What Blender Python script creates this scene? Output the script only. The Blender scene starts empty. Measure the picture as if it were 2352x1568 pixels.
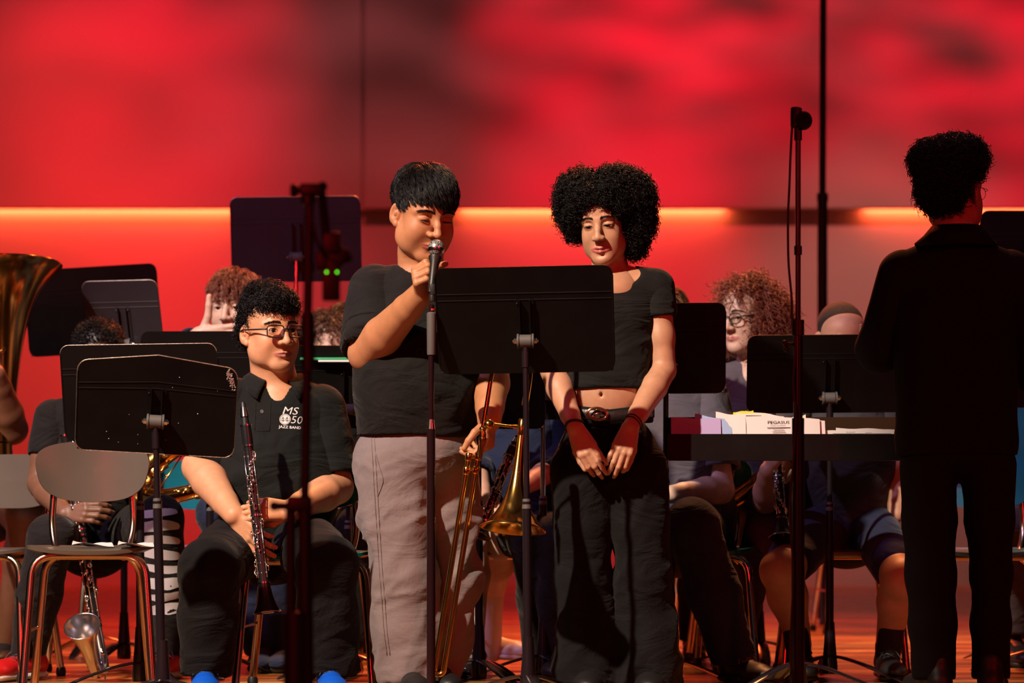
import bpy, bmesh, math, random
import numpy as np
from mathutils import Vector, Matrix, Euler
from mathutils.bvhtree import BVHTree

SC = bpy.context.scene
COL = SC.collection
RNG = np.random.RandomState(7)
random.seed(7)
PI = math.pi

# ------------------------------------------------------------------ camera
FPX = 6000.0          # focal length in pixels of the 2352 px wide frame
CAMZ = 0.52           # the camera stands in the audience, just above stage level
HZ = 1200.0           # pixel row of the horizon (vertical lens shift)
cd = bpy.data.cameras.new('camera'); cam = bpy.data.objects.new('camera', cd); COL.objects.link(cam)
cam.location = (0, 0, CAMZ); cam.rotation_euler = (PI/2, 0, 0)
cd.sensor_width = 36; cd.lens = 36*FPX/2352; cd.shift_y = (HZ-784)/2352
cd.clip_start = 0.3; cd.clip_end = 80
cd.dof.use_dof = True; cd.dof.focus_distance = 7.75; cd.dof.aperture_fstop = 3.2
SC.camera = cam

SC.view_settings.view_transform = 'Standard'; SC.view_settings.look = 'None'
SC.view_settings.gamma = 1; SC.view_settings.use_curve_mapping = False
SC.view_settings.exposure = 0.0

# ------------------------------------------------------------------ world and stage lights
w = bpy.data.worlds.new('world'); SC.world = w; w.use_nodes = True
w.node_tree.nodes['Background'].inputs[0].default_value = (0.50, 0.30, 0.32, 1)
w.node_tree.nodes['Background'].inputs[1].default_value = 0.05

def aim(o, tgt):
    d = Vector(tgt) - o.location
    o.rotation_euler = d.to_track_quat('-Z', 'Y').to_euler()
def spot(name, loc, tgt, col, power, angle=30, blend=0.6, radius=0.08):
    l = bpy.data.lights.new(name, 'SPOT'); l.energy = power; l.color = col
    l.spot_size = math.radians(angle); l.spot_blend = blend; l.shadow_soft_size = radius
    o = bpy.data.objects.new(name, l); COL.objects.link(o); o.location = loc; aim(o, tgt); return o
def area(name, loc, tgt, col, power, sx, sy, spread=180):
    l = bpy.data.lights.new(name, 'AREA'); l.energy = power; l.color = col; l.shape = 'RECTANGLE'
    l.size = sx; l.size_y = sy; l.spread = math.radians(spread)
    o = bpy.data.objects.new(name, l); COL.objects.link(o); o.location = loc; aim(o, tgt); return o

WALL_Y = 21.4
# warm front key, high on the house left; lands on the front of the band
spot('front_key', (-4.4, 1.9, 6.4), (-0.80, 8.0, 0.80), (1.0, 0.78, 0.59), 6300, 22.5, 0.4, 0.10)
# red front washes: colour the shadows the key leaves
spot('red_wash_low', (4.5, 1.0, 3.2), (0.0, 8.2, 0.6), (1.0, 0.004, 0.012), 400, 40, 0.7, 0.25)
spot('red_wash_left', (-2.0, 0.5, 2.2), (0.0, 8.6, 0.4), (1.0, 0.004, 0.012), 220, 40, 0.7, 0.25)
# lavender side light for the rows behind
spot('lavender_side', (-4.6, 5.5, 5.2), (-0.6, 9.6, 1.0), (0.80, 0.52, 1.0), 620, 34, 0.5, 0.12)
spot('lavender_side_right', (0.4, 4.5, 5.6), (2.6, 9.6, 0.9), (0.80, 0.56, 1.0), 480, 26, 0.5, 0.12)
spot('added_tuba_fill', (-5.5, 6.0, 2.6), (-2.7, 9.2, 1.2), (1.0, 0.72, 0.45), 480, 20, 0.6, 0.15)  # added fill with no visible source, brightens the dark tuba brass
# overhead red for the floor and back rows
spot('red_top', (0.0, 16.5, 6.0), (0.0, 11.0, 0.0), (1.0, 0.09, 0.02), 2300, 75, 0.8, 0.3)
spot('amber_top', (1.0, 12.0, 6.5), (0.6, 10.2, 0.0), (1.0, 0.34, 0.12), 2300, 60, 0.8, 0.3)

def wall_spot(x, z, col, power, angle, ox=0.0, oz=6.8, oy=16.5, blend=1.0, gobo=None):
    o = spot('wall_par', (x+ox, oy, oz), (x, WALL_Y, z), col, power, angle, blend, 0.15)
    if gobo:      # breakup pattern in the lamp's gate
        l = o.data; l.use_nodes = True; N = l.node_tree.nodes; L = l.node_tree.links; em = N['Emission']
        tc = N.new('ShaderNodeTexCoord'); sp = N.new('ShaderNodeSeparateXYZ'); L.new(tc.outputs['Normal'], sp.inputs[0])
        dx = N.new('ShaderNodeMath'); dx.operation = 'DIVIDE'; dy = N.new('ShaderNodeMath'); dy.operation = 'DIVIDE'
        L.new(sp.outputs[0], dx.inputs[0]); L.new(sp.outputs[2], dx.inputs[1]); L.new(sp.outputs[1], dy.inputs[0]); L.new(sp.outputs[2], dy.inputs[1])
        cb = N.new('ShaderNodeCombineXYZ'); L.new(dx.outputs[0], cb.inputs[0]); L.new(dy.outputs[0], cb.inputs[1])
        mp = N.new('ShaderNodeMapping'); mp.vector_type = 'POINT'; mp.inputs['Rotation'].default_value = (0, 0, gobo[0]); mp.inputs['Scale'].default_value = (gobo[1], gobo[2], 1); L.new(cb.outputs[0], mp.inputs[0])
        n = N.new('ShaderNodeTexNoise'); n.inputs['Scale'].default_value = 1; n.inputs['Detail'].default_value = 1.5; L.new(mp.outputs[0], n.inputs[0])
        r = N.new('ShaderNodeMapRange'); r.inputs['From Min'].default_value = gobo[3]; r.inputs['From Max'].default_value = gobo[4]; r.inputs['To Min'].default_value = .05; r.inputs['To Max'].default_value = 1.2
        L.new(n.outputs[0], r.inputs[0]); L.new(r.outputs[0], em.inputs['Strength'])
RED = (1.0, 0.002, 0.024); ORR = (1.0, 0.032, 0.024); PNK = (1.0, 0.40, 0.30); GRY = (1.0, 0.17, 0.19)
WALL_LIGHTS = [
 (-3.9, 2.9, ORR, 760, 40, None), (-3.0, 4.2, RED, 1050, 34, (.2, 4, 10, .2, .6)), (-3.6, 1.3, ORR, 1300, 34, None),
 (0.9, 4.3, RED, 1500, 32, (.25, 5, 24, .35, .62)), (2.2, 4.4, RED, 900, 30, (-.45, 6, 30, .40, .60)), (0.7, 2.3, RED, 1600, 28, None), (1.5, 1.4, ORR, 520, 30, None),
 (4.1, 3.9, RED, 1500, 34, (-.45, 5, 26, .36, .60)), (-2.4, 2.2, RED, 800, 26, None), (3.0, 1.7, PNK, 650, 30, None), (-1.0, 1.0, ORR, 500, 44, None),
 (-3.2, 3.4, GRY, 110, 56, None), (-.8, 3.2, GRY, 230, 50, (.3, 4, 14, .3, .65)), (2.6, 3.2, GRY, 230, 56, (-.4, 5, 20, .3, .65)),
]
for x, z, c, p, a, g in WALL_LIGHTS: wall_spot(x, z, c, p, a, gobo=g)

def P(px, py, Y):
    s = FPX/Y
    return np.array([(px-1176)/s, Y, CAMZ+(HZ-py)/s])

# ------------------------------------------------------------------ materials
MATS = {}
def mat(name, col, rough=0.5, metal=0.0, bump=0.0, bscale=60, var=0.0, vscale=8, spec=0.5, coat=0.0, attr=False,
        sheen=0.0, sss=0.0, wrinkle=0.0, emit=None, estr=0.0, aniso=None, rvar=0.0):
    if name in MATS: return MATS[name]
    m = bpy.data.materials.new(name); m.use_nodes = True; nt = m.node_tree; N = nt.nodes; L = nt.links
    b = N['Principled BSDF']; b.inputs['Base Color'].default_value = (*col, 1)
    b.inputs['Roughness'].default_value = rough; b.inputs['Metallic'].default_value = metal
    b.inputs['Specular IOR Level'].default_value = spec
    if coat: b.inputs['Coat Weight'].default_value = coat; b.inputs['Coat Roughness'].default_value = 0.1
    if sheen: b.inputs['Sheen Weight'].default_value = sheen; b.inputs['Sheen Roughness'].default_value = 0.5
    if sss:
        b.inputs['Subsurface Weight'].default_value = sss; b.inputs['Subsurface Radius'].default_value = (0.012, 0.004, 0.002)
        b.inputs['Subsurface Scale'].default_value = 1.0
    if emit: b.inputs['Emission Color'].default_value = (*emit, 1); b.inputs['Emission Strength'].default_value = estr
    tc = N.new('ShaderNodeTexCoord')
    src = None
    if attr:
        a = N.new('ShaderNodeAttribute'); a.attribute_name = 'Col'; src = a.outputs['Color']
    if var:
        n = N.new('ShaderNodeTexNoise'); n.inputs['Scale'].default_value = vscale; n.inputs['Detail'].default_value = 5
        L.new(tc.outputs['Object'], n.inputs['Vector'])
        r = N.new('ShaderNodeMapRange'); r.inputs['From Min'].default_value = 0.3; r.inputs['From Max'].default_value = 0.7
        r.inputs['To Min'].default_value = 1-var; r.inputs['To Max'].default_value = 1+var
        L.new(n.outputs[0], r.inputs[0])
        mx = N.new('ShaderNodeVectorMath'); mx.operation = 'SCALE'
        if src: L.new(src, mx.inputs[0])
        else: mx.inputs[0].default_value = col
        L.new(r.outputs[0], mx.inputs['Scale']); src = mx.outputs[0]
    if src: L.new(src, b.inputs['Base Color'])
    if rvar:
        n = N.new('ShaderNodeTexNoise'); n.inputs['Scale'].default_value = 14; L.new(tc.outputs['Object'], n.inputs['Vector'])
        r = N.new('ShaderNodeMapRange'); r.inputs['To Min'].default_value = max(rough-rvar, 0.02); r.inputs['To Max'].default_value = rough+rvar
        L.new(n.outputs[0], r.inputs[0]); L.new(r.outputs[0], b.inputs['Roughness'])
    if bump:
        n = N.new('ShaderNodeTexNoise'); n.inputs['Scale'].default_value = bscale; n.inputs['Detail'].default_value = 4
        L.new(tc.outputs['Object'], n.inputs['Vector'])
        bp = N.new('ShaderNodeBump'); bp.inputs['Strength'].default_value = bump; bp.inputs['Distance'].default_value = 0.004
        L.new(n.outputs[0], bp.inputs['Height']); L.new(bp.outputs[0], b.inputs['Normal'])
        if wrinkle:
            mp = N.new('ShaderNodeMapping'); mp.inputs['Scale'].default_value = (4, 4, 9); mp.inputs['Rotation'].default_value = (0, .5, 0); L.new(tc.outputs['Object'], mp.inputs[0])
            n2 = N.new('ShaderNodeTexNoise'); n2.inputs['Scale'].default_value = 1; n2.inputs['Detail'].default_value = 3; n2.inputs['Distortion'].default_value = 1.6; L.new(mp.outputs[0], n2.inputs[0])
            b2 = N.new('ShaderNodeBump'); b2.inputs['Strength'].default_value = wrinkle; b2.inputs['Distance'].default_value = .03
            L.new(n2.outputs[0], b2.inputs['Height']); L.new(b2.outputs[0], bp.inputs['Normal'])
    MATS[name] = m; return m

M_SKIN = mat('skin', (0.5, 0.3, 0.2), 0.50, attr=True, var=0.07, vscale=45, bump=0.12, bscale=500, sss=0.12)
M_EYE = mat('eye', (0.5, 0.5, 0.5), 0.12, attr=True)
M_BLACKHAIR = mat('black_hair', (0.006, 0.005, 0.005), 0.42, spec=0.3)
M_BROWNHAIR = mat('brown_hair', (0.075, 0.035, 0.022), 0.42)
M_AUBURN = mat('auburn_hair', (0.21, 0.060, 0.036), 0.45)
M_BLACKFAB = mat('black_cotton', (0.0105, 0.0095, 0.0095), 0.85, bump=0.25, bscale=90, wrinkle=.7, sheen=0.06, var=0.2, vscale=12, spec=0.12)
M_POLO = mat('black_pique', (0.0085, 0.0095, 0.0085), 0.85, bump=0.35, bscale=350, wrinkle=.6, sheen=0.05, var=0.15, spec=0.12)
M_SUIT = mat('black_suit_wool', (0.0060, 0.0050, 0.0065), 0.85, bump=0.15, bscale=120, sheen=0.0, spec=0.15)
M_DENIM = mat('black_denim', (0.0060, 0.0058, 0.0066), 0.85, bump=0.35, bscale=160, wrinkle=.7, sheen=0.04, var=0.25, vscale=14, spec=0.12)
M_NAVY = mat('navy_cloth', (0.014, 0.020, 0.050), 0.85, bump=0.2, bscale=80, wrinkle=.6, sheen=0.1, var=0.15, spec=0.12)
M_GREYFAB = mat('grey_cotton', (0.085, 0.075, 0.10), 0.9, bump=0.2, bscale=70, wrinkle=.6, var=0.12)
M_DGREY = mat('dark_grey_cotton', (0.035, 0.032, 0.038), 0.9, bump=0.2, bscale=70, wrinkle=.6, var=0.12)
M_CHINO = mat('taupe_cotton_twill', (0.185, 0.150, 0.155), 0.88, bump=0.30, bscale=75, wrinkle=.34, var=0.07, vscale=10, sheen=0.1)
M_DESK = mat('black_powder_coat', (0.0032, 0.0026, 0.0026), 0.45, bump=0.05, bscale=500, var=0.2, rvar=0.08, spec=.22)
M_DESKG = mat('lit_dusty_powder_coat', (0.020, 0.015, 0.020), 0.5, var=0.15, rvar=0.08)  # black coat lightened: light on one desk put into colour, dust on another
M_WORN = mat('bare_worn_metal', (0.55, 0.50, 0.46), 0.38, metal=0.9, var=0.25, vscale=60, bump=0.3, bscale=200)
M_POLE = mat('black_lacquered_tube', (0.012, 0.009, 0.012), 0.22, spec=0.6)
M_PLASTIC = mat('black_plastic', (0.010, 0.010, 0.010), 0.45)
M_RUBBER = mat('grey_rubber', (0.09, 0.085, 0.085), 0.6)
M_CHROME = mat('chrome', (0.75, 0.72, 0.70), 0.14, metal=1.0)
M_SILVER = mat('nickel_keywork', (0.80, 0.76, 0.74), 0.18, metal=1.0)
M_BRONZETUBE = mat('bronze_chrome_tube', (0.62, 0.47, 0.34), 0.2, metal=1.0)
M_BRASS = mat('lacquered_brass', (0.80, 0.47, 0.12), 0.16, metal=1.0, rvar=0.05)
M_BRASSD = mat('aged_brass', (0.62, 0.36, 0.10), 0.25, metal=1.0)
M_WOODBLK = mat('grenadilla_black', (0.011, 0.010, 0.012), 0.28)
M_TEAL = mat('teal_plastic', (0.0, 0.17, 0.16), 0.22, coat=0.4)
M_BLUEP = mat('blue_plastic', (0.01, 0.16, 0.24), 0.3)
M_TAUPEP = mat('taupe_plastic', (0.095, 0.078, 0.062), 0.32, var=0.06)
M_PAPER = mat('white_paper', (0.72, 0.70, 0.72), 0.9)
M_CREAM = mat('cream_paper', (0.75, 0.68, 0.48), 0.9)
M_PURP = mat('lavender_lit_paper', (0.42, 0.34, 0.62), 0.9)  # lavender stage light put into the paper's colour
M_BLUEPA = mat('pale_blue_paper', (0.32, 0.44, 0.72), 0.9)
M_YELLOW = mat('yellow_paper', (0.80, 0.62, 0.05), 0.9)
M_INK = mat('black_ink', (0.012, 0.012, 0.014), 0.8)
M_WHITEPR = mat('white_print', (0.72, 0.70, 0.68), 0.8)
M_GREENBK = mat('green_book_cover', (0.02, 0.34, 0.12), 0.5)
M_WSOCK = mat('white_ribbed_sock', (0.62, 0.56, 0.54), 0.95, bump=0.3, bscale=120)
M_BSOCK = mat('black_sock', (0.010, 0.010, 0.012), 0.95)
M_BLUESHOE = mat('bright_blue_mesh', (0.0, 0.10, 0.72), 0.5, bump=0.3, bscale=300)
M_BLKSHOE = mat('black_shoe', (0.010, 0.009, 0.010), 0.5, bump=0.1, bscale=100)
M_PATENT = mat('black_patent', (0.010, 0.008, 0.012), 0.12)
M_REDSHOE = mat('red_leather', (0.55, 0.01, 0.012), 0.35)
M_WHITESH = mat('white_leather', (0.62, 0.58, 0.55), 0.4)
M_LENS = None
def glass_mat():
    m = bpy.data.materials.new('spectacle_lens'); m.use_nodes = True; N = m.node_tree.nodes; L = m.node_tree.links
    out = N['Material Output']; N.remove(N['Principled BSDF'])
    t = N.new('ShaderNodeBsdfTransparent'); g = N.new('ShaderNodeBsdfGlossy'); g.inputs['Roughness'].default_value = 0.03
    f = N.new('ShaderNodeFresnel'); f.inputs[0].default_value = 1.45; mx = N.new('ShaderNodeMixShader')
    L.new(f.outputs[0], mx.inputs[0]); L.new(t.outputs[0], mx.inputs[1]); L.new(g.outputs[0], mx.inputs[2]); L.new(mx.outputs[0], out.inputs[0])
    return m
M_LENS = glass_mat()

# ------------------------------------------------------------------ linking helpers
def V(*a): return np.array(a if len(a) > 1 else a[0], float)
def nrm(v): v = np.asarray(v, float); return v/max(np.linalg.norm(v), 1e-9)
def lerp(a, b, t): return np.asarray(a, float)*(1-t)+np.asarray(b, float)*t

def empty(name, loc, label=None, cat=None, group=None):
    o = bpy.data.objects.new(name, None); COL.objects.link(o); o.location = tuple(loc); o.empty_display_size = 0.1
    tag(o, label, cat, group); return o
def tag(o, label=None, cat=None, group=None, kind=None):
    if label: o['label'] = label
    if cat: o['category'] = cat
    if group: o['group'] = group
    if kind: o['kind'] = kind
    return o
def mk(name, verts, faces, material, parent=None, smooth=True, local=False, cols=None, mats=None, fmat=None, label=None):
    """one mesh object. verts are world coordinates (or the parent's local ones with local=True)"""
    v = np.asarray(verts, np.float64).reshape(-1, 3)
    if parent is not None and not local:
        mw = np.array(parent.matrix_basis.inverted())
        if parent.parent is not None:
            mw = mw @ np.array(parent.parent.matrix_basis.inverted())
        v = v @ mw[:3, :3].T + mw[:3, 3]
    me = bpy.data.meshes.new(name)
    if isinstance(faces, np.ndarray) and faces.ndim == 2:
        n, k = faces.shape
        me.vertices.add(len(v)); me.vertices.foreach_set('co', v.astype(np.float32).ravel())
        me.loops.add(n*k); me.loops.foreach_set('vertex_index', faces.astype(np.int32).ravel())
        me.polygons.add(n); me.polygons.foreach_set('loop_start', np.arange(0, n*k, k, dtype=np.int32))
        me.polygons.foreach_set('loop_total', np.full(n, k, np.int32))
        me.update(calc_edges=True)
    else:
        me.from_pydata([tuple(x) for x in v], [], [tuple(int(i) for i in f) for f in faces])
    me.validate()
    if smooth: me.polygons.foreach_set('use_smooth', np.ones(len(me.polygons), bool))
    for m in (mats or [material]): me.materials.append(m)
    if fmat is not None and len(fmat) == len(me.polygons): me.polygons.foreach_set('material_index', np.asarray(fmat, np.int32))
    if cols is not None:
        at = me.color_attributes.new('Col', 'FLOAT_COLOR', 'POINT')
        c = np.ones((len(v), 4), np.float32); c[:, :3] = cols; at.data.foreach_set('color', c.ravel())
    o = bpy.data.objects.new(name, me); COL.objects.link(o)
    if parent is not None: o.parent = parent
    if label: o['label'] = label
    return o

class MB:
    """mesh builder: collects shapes, links them as ONE mesh"""
    def __init__(s): s.v = []; s.f = []; s.m = []; s.n = 0; s.cur = 0
    def add(s, v, f, m=None):
        v = np.asarray(v, float).reshape(-1, 3)
        s.v.append(v); s.f += [tuple(int(i)+s.n for i in q) for q in f]; s.m += [s.cur if m is None else m]*len(f); s.n += len(v); return s
    def box(s, c, half, R=None, bev=0.0):
        c = V(c); h = V(half); R = np.eye(3) if R is None else R
        if bev <= 0:
            vs = np.array([[x, y, z] for x in (-1, 1) for y in (-1, 1) for z in (-1, 1)])*h
            fs = [(0, 1, 3, 2), (4, 6, 7, 5), (0, 4, 5, 1), (2, 3, 7, 6), (0, 2, 6, 4), (1, 5, 7, 3)]
            return s.add(vs@R.T+c, fs)
        bm = bmesh.new(); bmesh.ops.create_cube(bm, size=1)
        for q in bm.verts: q.co = Vector((q.co.x*2*h[0], q.co.y*2*h[1], q.co.z*2*h[2]))
        bmesh.ops.bevel(bm, geom=bm.edges[:], offset=bev, segments=3, affect='EDGES', profile=0.5)
        vs = np.array([list(q.co) for q in bm.verts]); bm.verts.index_update()
        fs = [[q.index for q in f.verts] for f in bm.faces]; bm.free()
        return s.add(vs@R.T+c, fs)
    def lathe(s, prof, origin, axis, sides=24, capped=True, ref=(0, 0, 1)):
        """prof: (distance along axis, radius)"""
        a = nrm(axis); r = V(ref)
        if abs(a@r) > 0.95: r = V(1, 0, 0)
        u = nrm(np.cross(a, r)); w_ = np.cross(a, u); o = V(origin)
        th = np.linspace(0, 2*PI, sides, endpoint=False)
        vs = []; 
        for (t, rad) in prof:
            vs.append(o+a*t+(np.cos(th)[:, None]*u+np.sin(th)[:, None]*w_)*max(rad, 1e-5))
        vs = np.vstack(vs); fs = []; n = len(prof)
        for i in range(n-1):
            for j in range(sides):
                k = (j+1) % sides
                fs.append((i*sides+j, i*sides+k, (i+1)*sides+k, (i+1)*sides+j))
        if capped:
            fs.append(tuple(range(sides))[::-1]); fs.append(tuple((n-1)*sides+j for j in range(sides)))
        return s.add(vs, fs)
    def cyl(s, a, b, r, r2=None, sides=16):
        a = V(a); b = V(b); d = b-a; return s.lathe([(0, r), (np.linalg.norm(d), r if r2 is None else r2)], a, d, sides)
    def ball(s, c, r, sides=14, sc=(1, 1, 1)):
        n = sides//2+1
        th = np.linspace(0, PI, n); vs = []
        for t in th:
            for p in np.linspace(0, 2*PI, sides, endpoint=False):
                vs.append([math.sin(t)*math.cos(p)*sc[0], math.sin(t)*math.sin(p)*sc[1], math.cos(t)*sc[2]])
        fs = []
        for i in range(n-1):
            for j in range(sides):
                k = (j+1) % sides
                fs.append((i*sides+j, (i+1)*sides+j, (i+1)*sides+k, i*sides+k))
        return s.add(np.array(vs)*r+V(c), fs)
    def tube(s, pts, r, sides=10, closed=False, sub=0, flat=None, capped=True):
        pts = [V(p) for p in pts]
        if sub: pts = spline(pts, sub, closed)
        rr = np.full(len(pts), r, float) if np.isscalar(r) else np.interp(np.linspace(0, 1, len(pts)), np.linspace(0, 1, len(r)), r)
        n = len(pts); T = []
        for i in range(n):
            a = pts[(i-1) % n] if (closed or i > 0) else pts[i]; b = pts[(i+1) % n] if (closed or i < n-1) else pts[i]
            T.append(nrm(b-a))
        u = V(0, 0, 1) if abs(T[0][2]) < 0.9 else V(1, 0, 0)
        if flat is not None: u = V(flat)
        u = nrm(u-T[0]*(u@T[0])); vs = []
        th = np.linspace(0, 2*PI, sides, endpoint=False)
        for i in range(n):
            u = nrm(u-T[i]*(u@T[i])); w_ = np.cross(T[i], u)
            fr = rr[i]; fu = fr*(s.flatk if flat is not None else 1)
            vs.append(pts[i]+np.cos(th)[:, None]*u*fu+np.sin(th)[:, None]*w_*fr)
        vs = np.vstack(vs); fs = []
        for i in range(n if closed else n-1):
            i2 = (i+1) % n
            for j in range(sides):
                k = (j+1) % sides; fs.append((i*sides+j, i*sides+k, i2*sides+k, i2*sides+j))
        if not closed and capped:
            fs.append(tuple(range(sides))[::-1]); fs.append(tuple((n-1)*sides+j for j in range(sides)))
        return s.add(vs, fs)
    flatk = 0.3
    def build(s, name, material, parent=None, smooth=True, local=False, label=None, mats=None, autos=True):
        o = mk(name, np.vstack(s.v), s.f, material, parent, smooth, local, mats=mats, fmat=s.m if mats else None, label=label)
        if smooth and autos:
            me = o.data
            me.normals_split_custom_set_from_vertices([tuple(x.normal) for x in me.vertices]) if False else None
            try:
                bm = bmesh.new(); bm.from_mesh(me)
                bmesh.ops.recalc_face_normals(bm, faces=bm.faces)
                for e in bm.edges:
                    if len(e.link_faces) == 2 and e.calc_face_angle(0) > 0.75: e.smooth = False
                bm.to_mesh(me); bm.free()
            except Exception as ex: print('auto', ex)
        return o
def spline(pts, sub, closed=False):
    pts = [V(p) for p in pts]; n = len(pts); out = []
    for i in range(n if closed else n-1):
        p0 = pts[(i-1) % n] if (closed or i > 0) else pts[i]*2-pts[i+1]
        p1 = pts[i]; p2 = pts[(i+1) % n]
        p3 = pts[(i+2) % n] if (closed or i < n-2) else p2*2-p1
        for k in range(sub):
            t = k/sub
            out.append(0.5*((2*p1)+(-p0+p2)*t+(2*p0-5*p1+4*p2-p3)*t*t+(-p0+3*p1-3*p2+p3)*t**3))
    if not closed: out.append(pts[-1])
    return out
def fillet(pts, r, seg=6):
    """polyline with rounded corners"""
    pts = [V(p) for p in pts]; out = [pts[0]]
    for i in range(1, len(pts)-1):
        a, b, c = pts[i-1], pts[i], pts[i+1]; ra = min(r, np.linalg.norm(a-b)*0.49, np.linalg.norm(c-b)*0.49)
        p = b+nrm(a-b)*ra; q = b+nrm(c-b)*ra
        for k in range(seg+1):
            t = k/seg; out.append((1-t)**2*p+2*t*(1-t)*b+t*t*q)
    out.append(pts[-1]); return out
def rotm(rx=0, ry=0, rz=0): return np.array(Euler((rx, ry, rz), 'XYZ').to_matrix())
def rrect(w_, h, r, seg=5):
    """outline of a rounded rectangle in x,z"""
    out = []
    for cx, cz, a0 in ((w_/2-r, h/2-r, 0), (-w_/2+r, h/2-r, 90), (-w_/2+r, -h/2+r, 180), (w_/2-r, -h/2+r, 270)):
        for k in range(seg+1):
            a = math.radians(a0+90*k/seg); out.append((cx+r*math.cos(a), cz+r*math.sin(a)))
    return out
def plate(mb, outline, thick, fn):
    """solid plate: outline (x,z) extruded in y by thick; fn maps local (n,3) to world"""
    n = len(outline); a = np.array([[x, -thick/2, z] for x, z in outline]); b = a+V(0, thick, 0)
    v = fn(np.vstack([a, b])); f = [tuple(range(n)), tuple(range(n, 2*n))[::-1]]
    f += [(i, i+n, (i+1) % n+n, (i+1) % n) for i in range(n)]
    mb.add(v, f)

# ------------------------------------------------------------------ smooth solid modelling on a grid
class Field:
    def __init__(s, vox=0.005): s.vox = vox; s.p = []
    def cap(s, a, b, ra, rb=None, k=0.01, op='u', flat=None):
        """tapered capsule; flat=(axis, factor) squashes the section along axis"""
        s.p.append(('c', V(a), V(b), ra, ra if rb is None else rb, k, op, flat)); return s
    def chain(s, pts, rs, k=0.01, op='u', flat=None):
        for i in range(len(pts)-1): s.cap(pts[i], pts[i+1], rs[i], rs[i+1], k, op, flat)
        return s
    def ell(s, c, r, R=None, k=0.01, op='u'):
        s.p.append(('e', V(c), V(r), np.eye(3) if R is None else np.asarray(R, float), k, op)); return s
    def plane(s, c, n, k=0.004):
        """cut away the side n points to"""
        s.p.append(('p', V(c), nrm(n), k, 's')); return s
    def mesh(s, lo=None, hi=None):
        mn = np.full(3, 1e9); mx = -mn
        for q in s.p:
            if q[0] == 'c' and q[6] == 'u':
                r = max(q[3], q[4]); 
                if q[7]: r *= max(1, q[7][1])
                mn = np.minimum(mn, np.minimum(q[1], q[2])-r); mx = np.maximum(mx, np.maximum(q[1], q[2])+r)
            if q[0] == 'e' and q[5] == 'u':
                e = np.abs(q[3])@q[2]; mn = np.minimum(mn, q[1]-e); mx = np.maximum(mx, q[1]+e)
        h = s.vox; mn -= 4*h; mx += 4*h
        if lo is not None: mn = np.maximum(mn, lo)
        if hi is not None: mx = np.minimum(mx, hi)
        n = np.maximum(np.ceil((mx-mn)/h).astype(int), 3)
        F = np.full(n, 0.08, np.float32)
        ax = [mn[i]+h*np.arange(n[i]) for i in range(3)]
        for q in s.p:
            if q[0] == 'p':
                d = (ax[0][:, None, None]-q[1][0])*q[2][0]+(ax[1][None, :, None]-q[1][1])*q[2][1]+(ax[2][None, None, :]-q[1][2])*q[2][2]
                k = q[3]; hh = np.maximum(k-np.abs(F-d), 0)/k
                F = (np.maximum(F, d)+hh*hh*k/4).astype(np.float32); continue
            if q[0] == 'c':
                _, a, b, ra, rb, k, op, flat = q
                r = max(ra, rb)*(max(1, flat[1]) if flat else 1)+k+3*h; l = np.minimum(a, b)-r; u = np.maximum(a, b)+r
            else:
                _, c, rr, R, k, op = q; e = np.abs(R)@rr+k+3*h; l = c-e; u = c+e
            i0 = np.clip(((l-mn)/h).astype(int), 0, n); i1 = np.clip(np.ceil((u-mn)/h).astype(int)+1, 0, n)
            if (i1 <= i0).any(): continue
            sl = tuple(slice(i0[i], i1[i]) for i in range(3))
            X = ax[0][sl[0]][:, None, None].astype(np.float32); Y = ax[1][sl[1]][None, :, None].astype(np.float32); Z = ax[2][sl[2]][None, None, :].astype(np.float32)
            if q[0] == 'c':
                px, py, pz = X-a[0], Y-a[1], Z-a[2]; d = b-a; sc = 1.0
                if flat:
                    fa = nrm(flat[0]); m = 1/flat[1]-1; dt = px*fa[0]+py*fa[1]+pz*fa[2]
                    px = px+fa[0]*dt*m; py = py+fa[1]*dt*m; pz = pz+fa[2]*dt*m; d = d+fa*(d@fa)*m; sc = min(1, flat[1])**0.5
                dd = max(d@d, 1e-12); t = np.clip((px*d[0]+py*d[1]+pz*d[2])/dd, 0, 1)
                D = (np.sqrt((px-t*d[0])**2+(py-t*d[1])**2+(pz-t*d[2])**2)-(ra+(rb-ra)*t))*sc
            else:
                px, py, pz = X-c[0], Y-c[1], Z-c[2]
                lx = px*R[0, 0]+py*R[1, 0]+pz*R[2, 0]; ly = px*R[0, 1]+py*R[1, 1]+pz*R[2, 1]; lz = px*R[0, 2]+py*R[1, 2]+pz*R[2, 2]
                k0 = np.sqrt((lx/rr[0])**2+(ly/rr[1])**2+(lz/rr[2])**2); k1 = np.sqrt((lx/rr[0]**2)**2+(ly/rr[1]**2)**2+(lz/rr[2]**2)**2)
                D = k0*(k0-1)/np.maximum(k1, 1e-6)
            G = F[sl]
            if op == 'u':
                hh = np.maximum(k-np.abs(G-D), 0)/k; F[sl] = np.minimum(G, D)-hh*hh*k/4
            else:
                D = -D; hh = np.maximum(k-np.abs(G-D), 0)/k; F[sl] = np.maximum(G, D)+hh*hh*k/4
        return nets(F, mn, h)
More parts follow.
